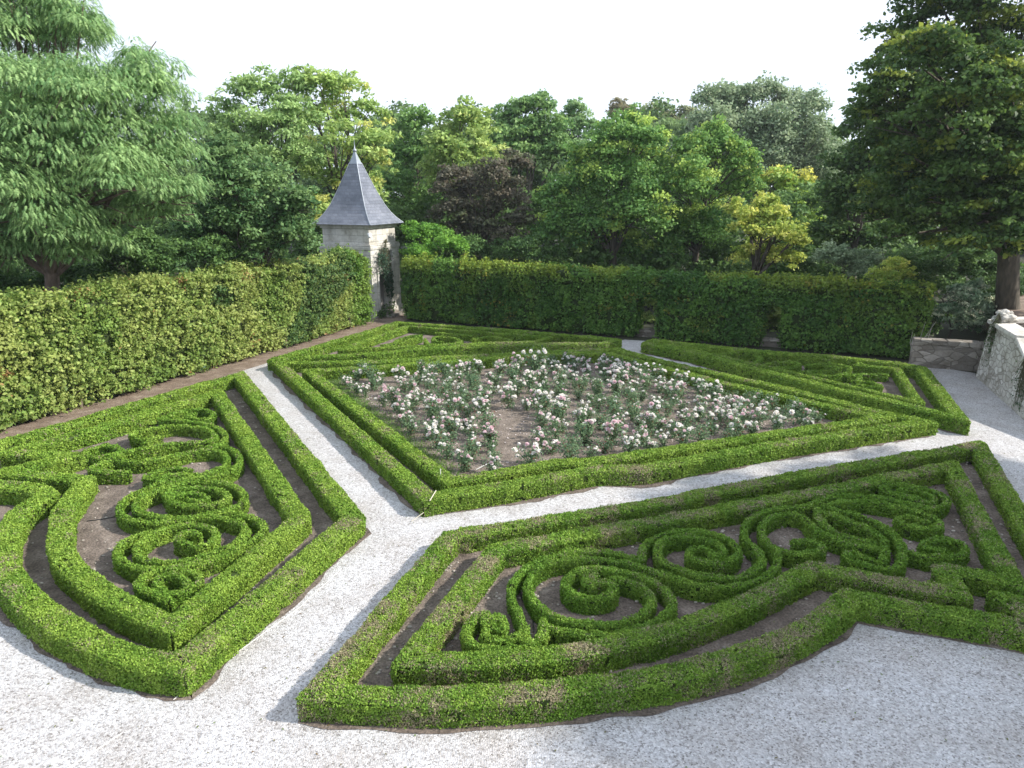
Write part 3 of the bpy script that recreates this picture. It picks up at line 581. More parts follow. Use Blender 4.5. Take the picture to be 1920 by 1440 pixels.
tree('dark tree with a ragged left side behind the big lime', 35, 1620, [(1640,180,36),(1610,240,40),(1660,250,50),(1590,310,50),(1640,330,60),(1600,390,60),(1560,440,50),(1620,450,55),(1570,360,40)], pal((0.050, 0.115, 0.035), (0.165, 0.269, 0.079)), .2, .15, 1.3, group=T)
tree('light-leaved sapling seen through the right hedge opening', 31, 1440, [(1440,590,36),(1425,560,30),(1455,610,30),(1400,570,24),(1440,640,30),(1460,560,24)], G_YG, .17, .13, 1.3, trunk_r=.06, name='sapling', group='saplings beyond the hedge openings')
tree('light-leaved sapling seen through the narrow left hedge opening', 33, 1210, [(1208,570,28),(1205,600,24),(1215,620,22),(1208,640,24),(1212,545,20)], G_YG, .17, .13, 1.3, trunk_r=.06, name='sapling', group='saplings beyond the hedge openings')
SB = 'shrubs behind the walls and hedges'
def shrub(label, Y, x, lobes, p_, L0=.12, **kw): return tree(label, Y, x, lobes, p_, L0, name='shrub', cat='shrub', trunk_r=.05, group=SB, cov=kw.pop('cov', 1.3), **kw)
shrub('grey-leaved shrub poking above the back hedge under the dark trees', 30.5, 1590, [(1560,480,30),(1595,495,34),(1640,490,24),(1620,515,25)], G_GR)
shrub('yellow-tipped shrub above the right end of the back hedge', 29, 1675, [(1680,500,22),(1655,520,26),(1700,525,24)], pal((0.231, 0.369, 0.070), (0.560, 0.646, 0.140), (0.680, 0.680, 0.176)))
shrub('pale variegated shrub behind the low wall, left of the lime trunk', 27, 1820, [(1808,560,30),(1780,590,30),(1845,575,28),(1830,540,20),(1815,610,30),(1858,600,22),(1790,545,16)], pal((0.083, 0.185, 0.088), (0.428, 0.523, 0.351), (0.680, 0.680, 0.491)), .13)
shrub('dark evergreen shrub right of the back hedge end', 29.5, 1740, [(1740,540,35),(1720,590,30),(1765,600,30),(1730,620,30),(1760,500,40)], G_DK)
shrub('dark laurel in deep shade under the big lime', 31, 1800, [(1780,500,50),(1840,510,50),(1860,560,50),(1700,500,45),(1910,560,60)], G_DK)
shrub('dark shrub under the left acacia, behind the long hedge', 23, 150, [(120,520,40),(180,525,42),(60,540,40),(0,540,50)], G_DK)
shrub('dark leafy shrub right of the acacia trunk, behind the long hedge', 24, 270, [(240,500,48),(300,500,48),(270,460,40),(210,480,40)], G_DK)
shrub('dark bush behind the middle of the long hedge', 26, 370, [(340,470,45),(390,480,42),(430,480,38),(360,430,35)], G_DK)
shrub('green bush filling the gap between tower and back hedge', 35.5, 790, [(780,440,30),(810,450,32),(850,460,30),(790,480,35)], pal((0.083, 0.215, 0.035), (0.231, 0.447, 0.070)))
shrub('dark bush behind the left part of the back hedge', 36, 900, [(880,470,35),(930,475,35),(980,470,38),(1030,480,35)], G_DK)

# far wood that closes the view behind the trees
q = QM(); Ls = []
for Y, y0, n_ in ((66, 285, 22), (78, 245, 20)):
    for i in range(n_):
        x = -500+i*(2900/(n_-1))+rng.uniform(-40, 40); yy = y0+rng.uniform(-12, 18)
        for j in range(5): Ls.append((at(x+rng.uniform(-60, 60), yy+j*38+rng.uniform(0, 20), Y+rng.uniform(-3, 3)), rng.uniform(50, 70)*mpp(Y)))
crown_leaves(q, Ls, .5, .34, .8, pal((0.074, 0.138, 0.053), (0.198, 0.308, 0.105)), rc=.3)
tag(q.build('distant_wood', LEAF), 'far green wood reading as one mass behind the trees', None, None, 'stuff')
q = QM(); Ls = []
for i in range(40):
    x = -420+i*62; Y = 36.8+rng.uniform(0, 1.5)+(2.5 if 520 < x < 800 else 0)
    for j in range(2): Ls.append((at(x+rng.uniform(-20, 20), 505+j*45+rng.uniform(-15, 15), Y), 36*mpp(Y)*rng.uniform(.8, 1.2)))
for i in range(46):
    x = -420+i*56; Y = 43+rng.uniform(-3, 4)
    for j in range(3): Ls.append((at(x+rng.uniform(-20, 20), 400+j*60+rng.uniform(-25, 25), Y), 45*mpp(Y)*rng.uniform(.8, 1.2)))
crown_leaves(q, Ls, .24, .16, 1.1, pal((.075, .16, .045), (.19, .31, .10)), rc=.3)
tag(q.build('undergrowth', LEAF), 'dark undergrowth filling the wood behind the hedges', None, None, 'stuff')

# ------------------------------------------------------------------ masonry
def stone_mat(name, c1, c2, stain, bw, bh, mort, rough=.9, distort=.0, mortc=None, bumpd=.02):
    m, t, b = newmat(name); N = t.nodes; L = t.links
    tc = N.new('ShaderNodeTexCoord'); sp = N.new('ShaderNodeSeparateXYZ'); L.new(tc.outputs['Object'], sp.inputs[0])
    ad = N.new('ShaderNodeMath'); L.new(sp.outputs[0], ad.inputs[0]); L.new(sp.outputs[1], ad.inputs[1])
    nz0 = N.new('ShaderNodeTexNoise'); nz0.inputs['Scale'].default_value = 2.5; L.new(tc.outputs['Object'], nz0.inputs['Vector'])
    cb = N.new('ShaderNodeCombineXYZ'); L.new(ad.outputs[0], cb.inputs[0]); L.new(sp.outputs[2], cb.inputs[1])
    mx = N.new('ShaderNodeMix'); mx.data_type = 'VECTOR'; mx.inputs[0].default_value = distort; L.new(cb.outputs[0], mx.inputs[4]); L.new(nz0.outputs['Color'], mx.inputs[5])
    bk = N.new('ShaderNodeTexBrick'); bk.inputs['Scale'].default_value = 1; bk.inputs['Brick Width'].default_value = bw; bk.inputs['Row Height'].default_value = bh
    bk.inputs['Mortar Size'].default_value = mort; bk.inputs['Mortar Smooth'].default_value = .4; bk.offset = .42
    bk.inputs['Color1'].default_value = (*c1, 1); bk.inputs['Color2'].default_value = (*c2, 1); bk.inputs['Mortar'].default_value = (*(mortc or [x*.6 for x in c1]), 1)
    L.new(mx.outputs[1], bk.inputs['Vector'])
    n1 = N.new('ShaderNodeTexNoise'); n1.inputs['Scale'].default_value = 1.6; n1.inputs['Detail'].default_value = 9; n1.inputs['Roughness'].default_value = .72; L.new(tc.outputs['Object'], n1.inputs['Vector'])
    r = N.new('ShaderNodeValToRGB'); r.color_ramp.elements[0].position = .42; r.color_ramp.elements[0].color = (1, 1, 1, 1); r.color_ramp.elements[1].position = .66; r.color_ramp.elements[1].color = (*stain, 1); L.new(n1.outputs['Fac'], r.inputs[0])
    mu = N.new('ShaderNodeMix'); mu.data_type = 'RGBA'; mu.blend_type = 'MULTIPLY'; mu.inputs[0].default_value = 1; L.new(bk.outputs['Color'], mu.inputs[6]); L.new(r.outputs[0], mu.inputs[7])
    L.new(mu.outputs[2], b.inputs['Base Color'])
    n2 = N.new('ShaderNodeTexNoise'); n2.inputs['Scale'].default_value = 14; n2.inputs['Detail'].default_value = 6; L.new(tc.outputs['Object'], n2.inputs['Vector'])
    sm = N.new('ShaderNodeMath'); sm.operation = 'MULTIPLY_ADD'; sm.inputs[1].default_value = -1.2; L.new(bk.outputs['Fac'], sm.inputs[0]); L.new(n2.outputs['Fac'], sm.inputs[2])
    bp = N.new('ShaderNodeBump'); bp.inputs['Strength'].default_value = .8; bp.inputs['Distance'].default_value = bumpd; L.new(sm.outputs[0], bp.inputs['Height']); L.new(bp.outputs[0], b.inputs['Normal'])
    b.inputs['Roughness'].default_value = rough; return m
def rubble_mat(name, cols, mortar, sx, sz, gap, bumpd):
    m, t, b = newmat(name); N = t.nodes; L = t.links
    tc = N.new('ShaderNodeTexCoord'); mp = N.new('ShaderNodeMapping'); mp.inputs['Scale'].default_value = (sx, sx, sz)
    nz = N.new('ShaderNodeTexNoise'); nz.inputs['Scale'].default_value = 3; mx = N.new('ShaderNodeMix'); mx.data_type = 'VECTOR'; mx.inputs[0].default_value = .06
    L.new(tc.outputs['Object'], nz.inputs['Vector']); L.new(tc.outputs['Object'], mx.inputs[4]); L.new(nz.outputs['Color'], mx.inputs[5]); L.new(mx.outputs[1], mp.inputs[0])
    v = N.new('ShaderNodeTexVoronoi'); v.inputs['Scale'].default_value = 1; ve = N.new('ShaderNodeTexVoronoi'); ve.feature = 'DISTANCE_TO_EDGE'; ve.inputs['Scale'].default_value = 1
    for x in (v, ve): L.new(mp.outputs[0], x.inputs['Vector'])
    s_ = N.new('ShaderNodeSeparateColor'); L.new(v.outputs['Color'], s_.inputs[0])
    r = N.new('ShaderNodeValToRGB'); r.color_ramp.elements.new(.5)
    for el, p, c in zip(r.color_ramp.elements, (0.1, .5, .9), cols): el.position = p; el.color = (*c, 1)
    L.new(s_.outputs[0], r.inputs[0])
    g = N.new('ShaderNodeValToRGB'); g.color_ramp.elements[0].position = gap*.3; g.color_ramp.elements[1].position = gap; L.new(ve.outputs['Distance'], g.inputs[0])
    mm = N.new('ShaderNodeMix'); mm.data_type = 'RGBA'; mm.inputs[6].default_value = (*mortar, 1); L.new(g.outputs[0], mm.inputs[0]); L.new(r.outputs[0], mm.inputs[7])
    n1 = N.new('ShaderNodeTexNoise'); n1.inputs['Scale'].default_value = 1.5; n1.inputs['Detail'].default_value = 9; n1.inputs['Roughness'].default_value = .7; L.new(tc.outputs['Object'], n1.inputs['Vector'])
    r1 = N.new('ShaderNodeValToRGB'); r1.color_ramp.elements[0].position = .4; r1.color_ramp.elements[0].color = (1, 1, 1, 1); r1.color_ramp.elements[1].position = .68; r1.color_ramp.elements[1].color = (.5, .47, .42, 1); L.new(n1.outputs['Fac'], r1.inputs[0])
    mu = N.new('ShaderNodeMix'); mu.data_type = 'RGBA'; mu.blend_type = 'MULTIPLY'; mu.inputs[0].default_value = 1; L.new(mm.outputs[2], mu.inputs[6]); L.new(r1.outputs[0], mu.inputs[7]); L.new(mu.outputs[2], b.inputs['Base Color'])
    n2 = N.new('ShaderNodeTexNoise'); n2.inputs['Scale'].default_value = 18; n2.inputs['Detail'].default_value = 5; L.new(tc.outputs['Object'], n2.inputs['Vector'])
    ma = N.new('ShaderNodeMath'); ma.operation = 'MULTIPLY_ADD'; ma.inputs[1].default_value = 1.0; L.new(g.outputs[0], ma.inputs[0]); L.new(n2.outputs['Fac'], ma.inputs[2])
    bp = N.new('ShaderNodeBump'); bp.inputs['Strength'].default_value = .8; bp.inputs['Distance'].default_value = bumpd; L.new(ma.outputs[0], bp.inputs['Height']); L.new(bp.outputs[0], b.inputs['Normal'])
    b.inputs['Roughness'].default_value = .92; return m
ASHLAR = stone_mat('ashlar', (.62, .60, .55), (.52, .51, .48), (.52, .50, .46), .62, .30, .008)
RUBBLE = rubble_mat('whitewashed_rubble', ((.50, .48, .43), (.62, .60, .55), (.70, .68, .64)), (.40, .38, .33), 3.4, 6.5, .09, .03)
GREYST = rubble_mat('grey_stone', ((.20, .18, .155), (.30, .275, .24), (.40, .37, .33)), (.19, .17, .145), 2.6, 5.2, .05, .03)
COPING = stone_mat('coping_stone', (.66, .64, .60), (.58, .56, .52), (.62, .6, .55), 1.1, 9, .008)
SLATE = stone_mat('slate', (.205, .22, .265), (.145, .16, .20), (.62, .64, .66), .26, .14, .008, .42, bumpd=.008)
LEAD = newmat('lead')[0]; LEAD.node_tree.nodes['Principled BSDF'].inputs['Base Color'].default_value = (.30, .33, .37, 1); LEAD.node_tree.nodes['Principled BSDF'].inputs['Metallic'].default_value = .6; LEAD.node_tree.nodes['Principled BSDF'].inputs['Roughness'].default_value = .5
def plain(name, c, rough=.6):
    m, t, b = newmat(name); n = t.nodes.new('ShaderNodeTexNoise'); n.inputs['Scale'].default_value = 12; n.inputs['Detail'].default_value = 5
    r = t.nodes.new('ShaderNodeValToRGB'); r.color_ramp.elements[0].color = (*[x*.75 for x in c], 1); r.color_ramp.elements[1].color = (*[min(1, x*1.12) for x in c], 1)
    t.links.new(n.outputs['Fac'], r.inputs[0]); t.links.new(r.outputs[0], b.inputs['Base Color']); b.inputs['Roughness'].default_value = rough; return m
WHITE = plain('white_plastic', (.75, .75, .74), .4); DARK = plain('dark_opening', (.02, .02, .022)); OLDWOOD = plain('grey_wood', (.22, .21, .20)); BLACK = plain('black_rubber', (.02, .02, .02), .5); CORD = plain('white_cord', (.72, .71, .68)); CANE = plain('pale_cane', (.55, .50, .40))

def bm_obj(name, V, Fc, mat, parent=None, bevel=0.0, smooth=False):
    me = bpy.data.meshes.new(name); me.from_pydata([tuple(map(float, v)) for v in V], [], Fc); me.update()
    import bmesh
    bm = bmesh.new(); bm.from_mesh(me); bmesh.ops.recalc_face_normals(bm, faces=bm.faces)
    if bevel: bmesh.ops.bevel(bm, geom=bm.edges[:], offset=bevel, segments=2, affect='EDGES', clamp_overlap=True)
    bm.to_mesh(me); bm.free()
    if smooth: me.polygons.foreach_set('use_smooth', [True]*len(me.polygons))
    return addobj(name, me, parent, mat)
BF = [(0, 1, 2, 3), (4, 5, 6, 7), (0, 1, 5, 4), (1, 2, 6, 5), (2, 3, 7, 6), (3, 0, 4, 7)]
def boxv(x0, x1, y0, y1, z0, z1): return [(x0, y0, z0), (x1, y0, z0), (x1, y1, z0), (x0, y1, z0), (x0, y0, z1), (x1, y0, z1), (x1, y1, z1), (x0, y1, z1)]
def boxes(name, lst, mat, parent=None, bevel=.01):
    V, Fc = [], []
    for b in lst:
        n = len(V); V += boxv(*b); Fc += [tuple(i+n for i in f) for f in BF]
    return bm_obj(name, V, Fc, mat, parent, bevel)

# the square stone tower in the corner; local x runs along A2, local y along A1, origin at its near corner
Sx, Sy = 2.85, 2.6
RC = G(753, 582); NC = RC-A1*Sy
tw = empty('stone_tower', NC, 'small square stone tower with a swept slate spire where the hedges meet', 'tower'); tw.rotation_euler = (0, 0, -R(21.9))
# local x: -Sx..0, y: 0..Sy
hole_y = (1.62, 1.98, 2.62, 3.12)                             # window on the x=0 face: y0,y1,z0,z1
dr_y = (.62, 1.42, 0, 2.05)
T_ = .4
boxes('wall', [(-Sx, -T_, 0, Sy, 0, 3.24), (-T_, 0, 0, dr_y[0], 0, 3.24), (-T_, 0, dr_y[0], dr_y[1], dr_y[3], 3.24), (-T_, 0, dr_y[1], hole_y[0], 0, 3.24),
               (-T_, 0, hole_y[0], hole_y[1], 0, hole_y[2]), (-T_, 0, hole_y[0], hole_y[1], hole_y[3], 3.24), (-T_, 0, hole_y[1], Sy, 0, 3.24)], ASHLAR, tw, 0)
boxes('belt_course', [(-Sx-.05, .05, -.05, Sy+.05, 3.24, 3.40), (-Sx-.02, .02, -.02, Sy+.02, 3.40, 3.48)], ASHLAR, tw, .02)
boxes('upper_wall', [(-Sx+.12, -.12, .12, Sy-.12, 3.48, 4.30)], ASHLAR, tw)
boxes('cornice', [(-Sx+.04, -.04, .04, Sy-.04, 4.22, 4.32), (-Sx-.04, .04, -.04, Sy+.04, 4.32, 4.40)], ASHLAR, tw, .015)
boxes('plinth', [(.003, .06, dr_y[1], Sy+.05, 0, .35), (.003, .06, -.05, dr_y[0], 0, .35), (-Sx, .0, -.06, -.003, 0, .35)], ASHLAR, tw, .01)
w_ = boxes('window', [(-.32, -.28, hole_y[0], hole_y[1], hole_y[2], hole_y[3])], DARK, tw, 0)
d_ = boxes('door', [(-.30, -.25, dr_y[0]+.002, dr_y[1]-.002, .02, dr_y[3]-.002)]+[(-.25, -.235, dr_y[0]+.06+i*.145, dr_y[0]+.185+i*.145, .06, 1.98) for i in range(5)], OLDWOOD, tw, .004)
boxes('pilaster', [(.003, .07, 1.46, 1.60, .35, 2.2), (.003, .07, .44, .58, .35, 2.2), (.003, .09, .40, 1.64, 2.2, 2.36)], ASHLAR, tw, .01)
prof = [(0, 1.0), (.03, .93), (.075, .84), (.15, .72), (.26, .59), (.36, .50), (.45, .42), (.64, .27), (.83, .125)]
ze, za = 4.40, 7.80; cx, cy = -Sx/2, Sy/2; hx, hy = Sx/2+.20, Sy/2+.20
V, Fc = [], []
for f, s_ in prof:
    for sx, sy in ((-1, -1), (1, -1), (1, 1), (-1, 1)): V.append((cx+sx*hx*s_, cy+sy*hy*s_, ze+f*(za-ze)))
for i in range(len(prof)-1):
    for j in range(4): a = i*4+j; b = i*4+(j+1) % 4; Fc.append((a, b, b+4, a+4))
Fc.append((3, 2, 1, 0))
rf = bm_obj('roof', V, Fc, SLATE, tw)
V, Fc = [], []; pr2 = [(.815, .142), (.86, .105), (.93, .055), (1.0, .012)]
for f, s_ in pr2:
    for sx, sy in ((-1, -1), (1, -1), (1, 1), (-1, 1)): V.append((cx+sx*hx*s_, cy+sy*hy*s_, ze+f*(za-ze)))
for i in range(3):
    for j in range(4): a = i*4+j; b = i*4+(j+1) % 4; Fc.append((a, b, b+4, a+4))
bm_obj('roof_cap', V, Fc, LEAD, rf)
V, Fc = [], []; fp = [(-.35, .05), (-.1, .045), (-.06, .09), (0, .10), (.05, .06), (.08, .03), (.25, .018), (.55, .004)]
for z, r_ in fp:
    for k in range(10): V.append((cx+r_*math.cos(k*.628), cy+r_*math.sin(k*.628), za+z))
for i in range(len(fp)-1):
    for j in range(10): a = i*10+j; b = i*10+(j+1) % 10; Fc.append((a, b, b+10, a+10))
bm_obj('finial', V, Fc, LEAD, rf, smooth=True)
q = QM()
for sx, sy in ((-1, -1), (1, -1), (1, 1), (-1, 1)):
    tube(q, [np.array((cx+sx*hx*s_, cy+sy*hy*s_, ze+f*(za-ze)+.01)) for f, s_ in prof], .022, (.3, .33, .37), 6)
q.build('hip_flashing', LEAD, rf)
cam_t = empty('security_camera', NC+A2*.02-A1*.02+np.array((0, 0, 3.98)), 'white security camera on the near corner of the tower under the eaves', 'camera'); cam_t.rotation_euler = (0, 0, -R(21.9))
boxes('bracket', [(-.12, .04, -.04, .0, -.03, .06)], WHITE, cam_t, .01)
q = QM(); tube(q, [(.0, -.04, .02), (.08, -.12, .0), (.14, -.2, -.08), (.16, -.24, -.14)], [.06, .085, .085, .05], (.7, .7, .7), 12); q.build('housing', WHITE, cam_t, smooth=True)

def leafpatch(name, label, cat, pts, n, L0, p_, out, droop=.5):
    q = QM(); p = np.concatenate([c+rnd(n)*np.array(s_)*.5 for c, s_ in pts]); k = len(p)
    leaves(q, p, rnd(k)*.6+np.array((0, 0, -droop)), out+sph(k)*.8, L0*rng.uniform(.6, 1.3, k), L0*.6, mixc(p_[0], p_[1], .5+rng.normal(size=k)*.35), .18)
    c0 = p.mean(0); stem = QM(); base = p[np.argmin((p*np.array((0, 0, 1))).sum(1) if droop < 0 else -p[:, 2])]
    for i in range(0, k, 3): tube(stem, [base, (base+p[i])/2+rnd(1)[0]*.03, p[i]], [.008, .006, .003], (.12, .12, .07), 4)
    for v_, f_, c_ in zip(stem.v, stem.f, stem.c): q.add(v_, f_-f_.min(), c_)
    o = q.build(name, LEAF, origin=c0); o.location = c0; return tag(o, label, cat)
fx = lambda y, z, x=.1: NC+A2*x+A1*y+np.array((0, 0, z))
leafpatch('climbing_plant', 'dark trailing plant hanging over the doorway of the tower', 'climbing plant', [(fx(.95, 2.75), (.2, .9, .5)), (fx(1.2, 2.3), (.2, .8, .7)), (fx(1.3, 1.75, .06), (.12, .5, .7)), (fx(1.6, 1.4, .05), (.1, .2, .6))], 420, .13, pal((.025, .06, .035), (.08, .14, .09)), A2)
leafpatch('weeds', 'low green weeds at the foot of the tower', 'weed', [(fx(1.2, .3, .2), (.25, .6, .35)), (fx(.4, .2, .25), (.3, .4, .3))], 160, .12, pal((.04, .09, .03), (.10, .18, .05)), A2, -.5)
st = boxes('stone_step', [(.05, .75, .45, 1.7, 0, .13), (.02, .45, .5, 1.6, .13, .26)], GREYST, None, .02); st.location = NC; st.rotation_euler = (0, 0, -R(21.9)); tag(st, 'worn stone doorstep below the tower door', 'step')

def wall_run(name, label, a, b, th, h, mat, cmat, ch=.16, over=.05):
    d = b-a; Ln = float(np.linalg.norm(d)); an = math.atan2(d[1], d[0])
    root = empty(name, a, label, 'wall'); root.rotation_euler = (0, 0, an)
    boxes('masonry', [(0, Ln, 0, th, -.1, h-ch)], mat, root, 0)
    n = max(1, int(Ln/.95)); boxes('coping', [(i*Ln/n+.004, (i+1)*Ln/n-.004, -over, th+over, h-ch+rng.uniform(-.006, .006)+.003, h+rng.uniform(-.012, .012)) for i in range(n)], cmat, root, .018)
    return root
gw = G(1795, 694)
wall_run('garden_wall', 'grey stone garden wall with flat coping between the back hedge and the white wall', gw-A2*1.45, gw+A2*1.6, .4, .98, GREYST, GREYST)
a_, b_ = G(*Bk(1150)), G(*Bk(1500)); nb = np.array((-A2[1], A2[0], 0))*-1
nb = np.array((.37, .93, 0))
wall_run('garden_wall', 'low grey stone wall seen through the openings of the back hedge', a_+nb*.45, b_+nb*.45, .35, .30, GREYST, GREYST, .1)

# white stair parapet on the right: vertical quads with a sloping top
W0 = G(1829, 706); Wm = G(1872, 748); W1 = G(1921, 789); dW = nrm((W1-W0)[None])[0]; nW = np.array((-dW[1], dW[0], 0))   # nW points away from the garden
if nW[0] < 0: nW = -nW
lm = float(np.linalg.norm(Wm-W0)); l1 = float(np.linalg.norm(W1-W0)); slope = (1.88-1.08)/(l1-lm); le = lm+(1.88-.25)/slope
ang = math.atan2(dW[1], dW[0]); sg = 1 if abs((np.array((-math.sin(ang), math.cos(ang), 0))*nW).sum()-1) < .1 else -1
pw = empty('stair_parapet', W0, 'whitewashed rough stone stair parapet sloping down at the right edge', 'wall'); pw.rotation_euler = (0, 0, ang)
def prism(name, pl, y0, y1, mat, parent, bevel=0.0, batter=0.0):
    n = len(pl); V = [(x, y0*sg+(batter*z*sg), z) for x, z in pl]+[(x, y1*sg, z) for x, z in pl]
    return bm_obj(name, V, [tuple(range(n)), tuple(range(2*n-1, n-1, -1))]+[(i, (i+1) % n, (i+1) % n+n, i+n) for i in range(n)], mat, parent, bevel)
zt = 1.80
prism('masonry', [(0, -.1), (le+.3, -.1), (le+.3, .12), (le, .17), (lm, zt), (0.12, zt)], 0, .60, RUBBLE, pw, 0, .07)
prism('coping', [(-.05, zt+.003), (lm+.03, zt+.003), (lm+.03, zt+.13), (-.05, zt+.13)], .06, .70, COPING, pw, .02)
prism('coping', [(lm+.06, zt-.02), (le, .173), (le, .29), (lm+.06, zt+.09)], .06, .70, COPING, pw, .02)
st = empty('stone_staircase', W0+nW*.62, 'stone steps behind the sloping white parapet at the right edge', 'staircase'); st.rotation_euler = (0, 0, ang)
ns = 10
for i in range(ns):
    x0 = lm+.4+i*(le-lm)/ns; z = 1.62*(1-(i+1)/(ns+1))
    yy = (.0, 2.6*sg) if sg > 0 else (-2.6, -.0)
    boxes('step', [(x0, x0+(le-lm)/ns+.02, yy[0], yy[1], 0, z)], COPING, st, .01)
# raised terrace behind the parapet
far = W0*1.45
tp = [W0+nW*.55, W0+nW*.55+dW*(lm+.4), W0+nW*3.2+dW*(lm+.4), np.array((45, 17, 0)), np.array((45, 40, 0)), far]
V = [(p[0], p[1], 0) for p in tp]+[(p[0], p[1], 1.62) for p in tp]; n = len(tp)
tag(bm_obj('terrace', V, [tuple(range(n)), tuple(range(n, 2*n))]+[(i, (i+1) % n, (i+1) % n+n, i+n) for i in range(n)], DRYSOIL), None, None, None, 'structure')
wall_run('terrace_wall', 'pale low parapet running right from the carved stone', W0+nW*.75+np.array((0, 0, 1.6))+dW*.02, W0+nW*.75+np.array((6, .6, 1.6)), .4, .36, GREYST, COPING, .12)
# weathered carved stone
q = QM()
def blob(q, c, r, sc_, seed, c_=(.5, .48, .42), nth=22, nph=14, amp=.16):
    th = np.linspace(0, 2*math.pi, nth, endpoint=False); ph = np.linspace(.02, math.pi-.02, nph)
    Tt, Pp = np.meshgrid(th, ph); d = np.stack([np.cos(Tt)*np.sin(Pp), np.sin(Tt)*np.sin(Pp), np.cos(Pp)], -1).reshape(-1, 3)
    k = 1+amp*noise(d, 2.2, seed)+amp*.6*noise(d, 5, seed+1)
    V = np.asarray(c)+d*k[:, None]*r*np.asarray(sc_)
    i = np.arange(nph-1)[:, None]; j = np.arange(nth)[None]; j2 = (j+1) % nth
    q.add(V, np.stack([i*nth+j, (i+1)*nth+j, (i+1)*nth+j2, i*nth+j2], -1).reshape(-1, 4), c_)
SC = (.36, .34, .29); blob(q, (0, 0, .14), .25, (1.1, .8, .75), 3, SC, 40, 26, .38); blob(q, (-.13, -.03, .30), .15, (1.1, .9, .8), 8, SC, 34, 22, .42); blob(q, (.10, .02, .25), .13, (1.2, 1, .8), 21, SC, 34, 22, .45); blob(q, (.26, 0, .09), .14, (1, .9, .8), 12, SC, 30, 20, .4); blob(q, (-.28, 0, .08), .11, (1, 1, .8), 15, SC, 30, 20, .4)
cp = W0+nW*.40+dW*.42+np.array((0, 0, zt+.12)); o = q.build('carved_stone', ASHLAR, smooth=True); o.location = cp; tag(o, 'weathered lump of carved stone resting on the top of the white wall', 'carving')
V = [(W0+dW*.75+nW*.10+np.array((0, 0, 1.15)), (.2, .28, .75)), (W0+dW*.75+nW*.1+np.array((0, 0, 1.5)), (.15, .2, .5))]
leafpatch('wall_plant', 'tuft of green growing out of the upper part of the white wall', 'wall plant', V, 150, .08, pal((.05, .10, .04), (.12, .18, .08)), -nW)
leafpatch('wall_plant', 'dark green streak of plants low on the white wall at the frame edge', 'wall plant', [(G(1902, 772)+nW*.06+(0, 0, .75), (.2, .25, .7)), (G(1912, 780)+nW*.06+(0, 0, .45), (.2, .3, .5))], 130, .08, pal((.05, .10, .05), (.12, .17, .10)), -nW)
# bare twigs over the low wall
q = QM(); b0 = gw-A2*1.25+np.array((.1, .55, .4))
for k in range(6):
    e = b0+np.array((rng.uniform(-.2, .9), rng.uniform(-.3, .3), rng.uniform(.6, 1.15))); m_ = (b0+e)/2+rng.normal(size=3)*.12; tube(q, [b0, m_, e], [.016, .011, .004], (.5, .46, .40), 5)
o = q.build('bare_branches', BARK, origin=b0); o.location = b0; tag(o, 'pale bare dead twigs sticking up behind the grey garden wall', 'dead branches')

# ------------------------------------------------------------------ roses
inner = DIAi[:-1, :2]
def inside(p, poly):
    x, y = p; c = False; n = len(poly)
    for i in range(n):
        a, b = poly[i], poly[i-1]
        if (a[1] > y) != (b[1] > y) and x < (b[0]-a[0])*(y-a[1])/(b[1]-a[1])+a[0]: c = not c
    return c
cI = inner.mean(0); inn = cI+(inner-cI)*.88
def bloom_mesh(name, base, tip, r):
    q = QM()
    for ring, (n_, rr, tilt, lift) in enumerate(((7, 1.0, .35, 0), (6, .75, .8, .18), (5, .45, 1.15, .3), (3, .2, 1.4, .4))):
        a = np.arange(n_)*2*math.pi/n_+ring*.5+rng.uniform(-.1, .1, n_); o_ = np.c_[np.cos(a), np.sin(a), np.zeros(n_)]
        p = o_*rr*r*.5; p[:, 2] = lift*r+r*.2; u = o_*math.cos(tilt)+np.array((0, 0, math.sin(tilt))); nn_ = -o_*math.sin(tilt)+np.array((0, 0, math.cos(tilt)))
        c = mixc(np.tile(tip, (n_, 1)), np.tile(base, (n_, 1)), np.full(n_, ring/3))
        leaves(q, p, u, nn_, r*1.15, r*1.15, c, -.16)
    return q.mesh(name)
WHT = [bloom_mesh('bloom', np.array((.84, .80, .74)), np.array((.90, .89, .88)), .066) for _ in range(3)]
PNK = [bloom_mesh('bloom', np.array((.74, .54, .57)), np.array((.84, .74, .76)), .066) for _ in range(3)]
for m_ in WHT+PNK: m_.materials.append(PETAL)
def bush_meshes(hh, wd, n):
    q = QM(); qs = QM(); tips = []
    for k in range(7):
        a = rng.uniform(0, 6.28); e = np.array((math.cos(a)*wd*rng.uniform(.25, 1), math.sin(a)*wd*rng.uniform(.25, 1), hh*rng.uniform(.6, 1)))
        m_ = e*.5+np.array((0, 0, hh*.12)); tube(qs, [np.zeros(3), m_, e], [.009, .007, .004], (.10, .14, .05), 5); tips.append(e)
        nn_ = n//7; t = rng.random((nn_, 1))**.7; p = (1-t)**2*0+2*t*(1-t)*m_+t*t*e+rnd(nn_)*wd*.24; p[:, 2] = np.maximum(p[:, 2], .03)
        c = mixc(np.array((.07, .14, .075)), np.array((.21, .31, .16)), .45+rng.normal(size=nn_)*.35)
        rd = rng.random(nn_) < .05; c[rd] = (.22, .10, .06)
        leaves(q, p, rnd(nn_)+(0, 0, -.1), sph(nn_)+(0, 0, .8), .062*rng.uniform(.6, 1.3, nn_), .042, c, .2)
    fm = q.mesh('foliage'); fm.materials.append(LEAF); sm = qs.mesh('stems'); sm.materials.append(BARK); return fm, sm, tips
VAR = [bush_meshes(rng.uniform(.42, .66), rng.uniform(.22, .34), int(rng.uniform(300, 480))) for _ in range(14)]
RG = 'rose bushes in the diamond bed'
RL = 'bushy rose plant with white and pale pink blooms in the diamond bed'
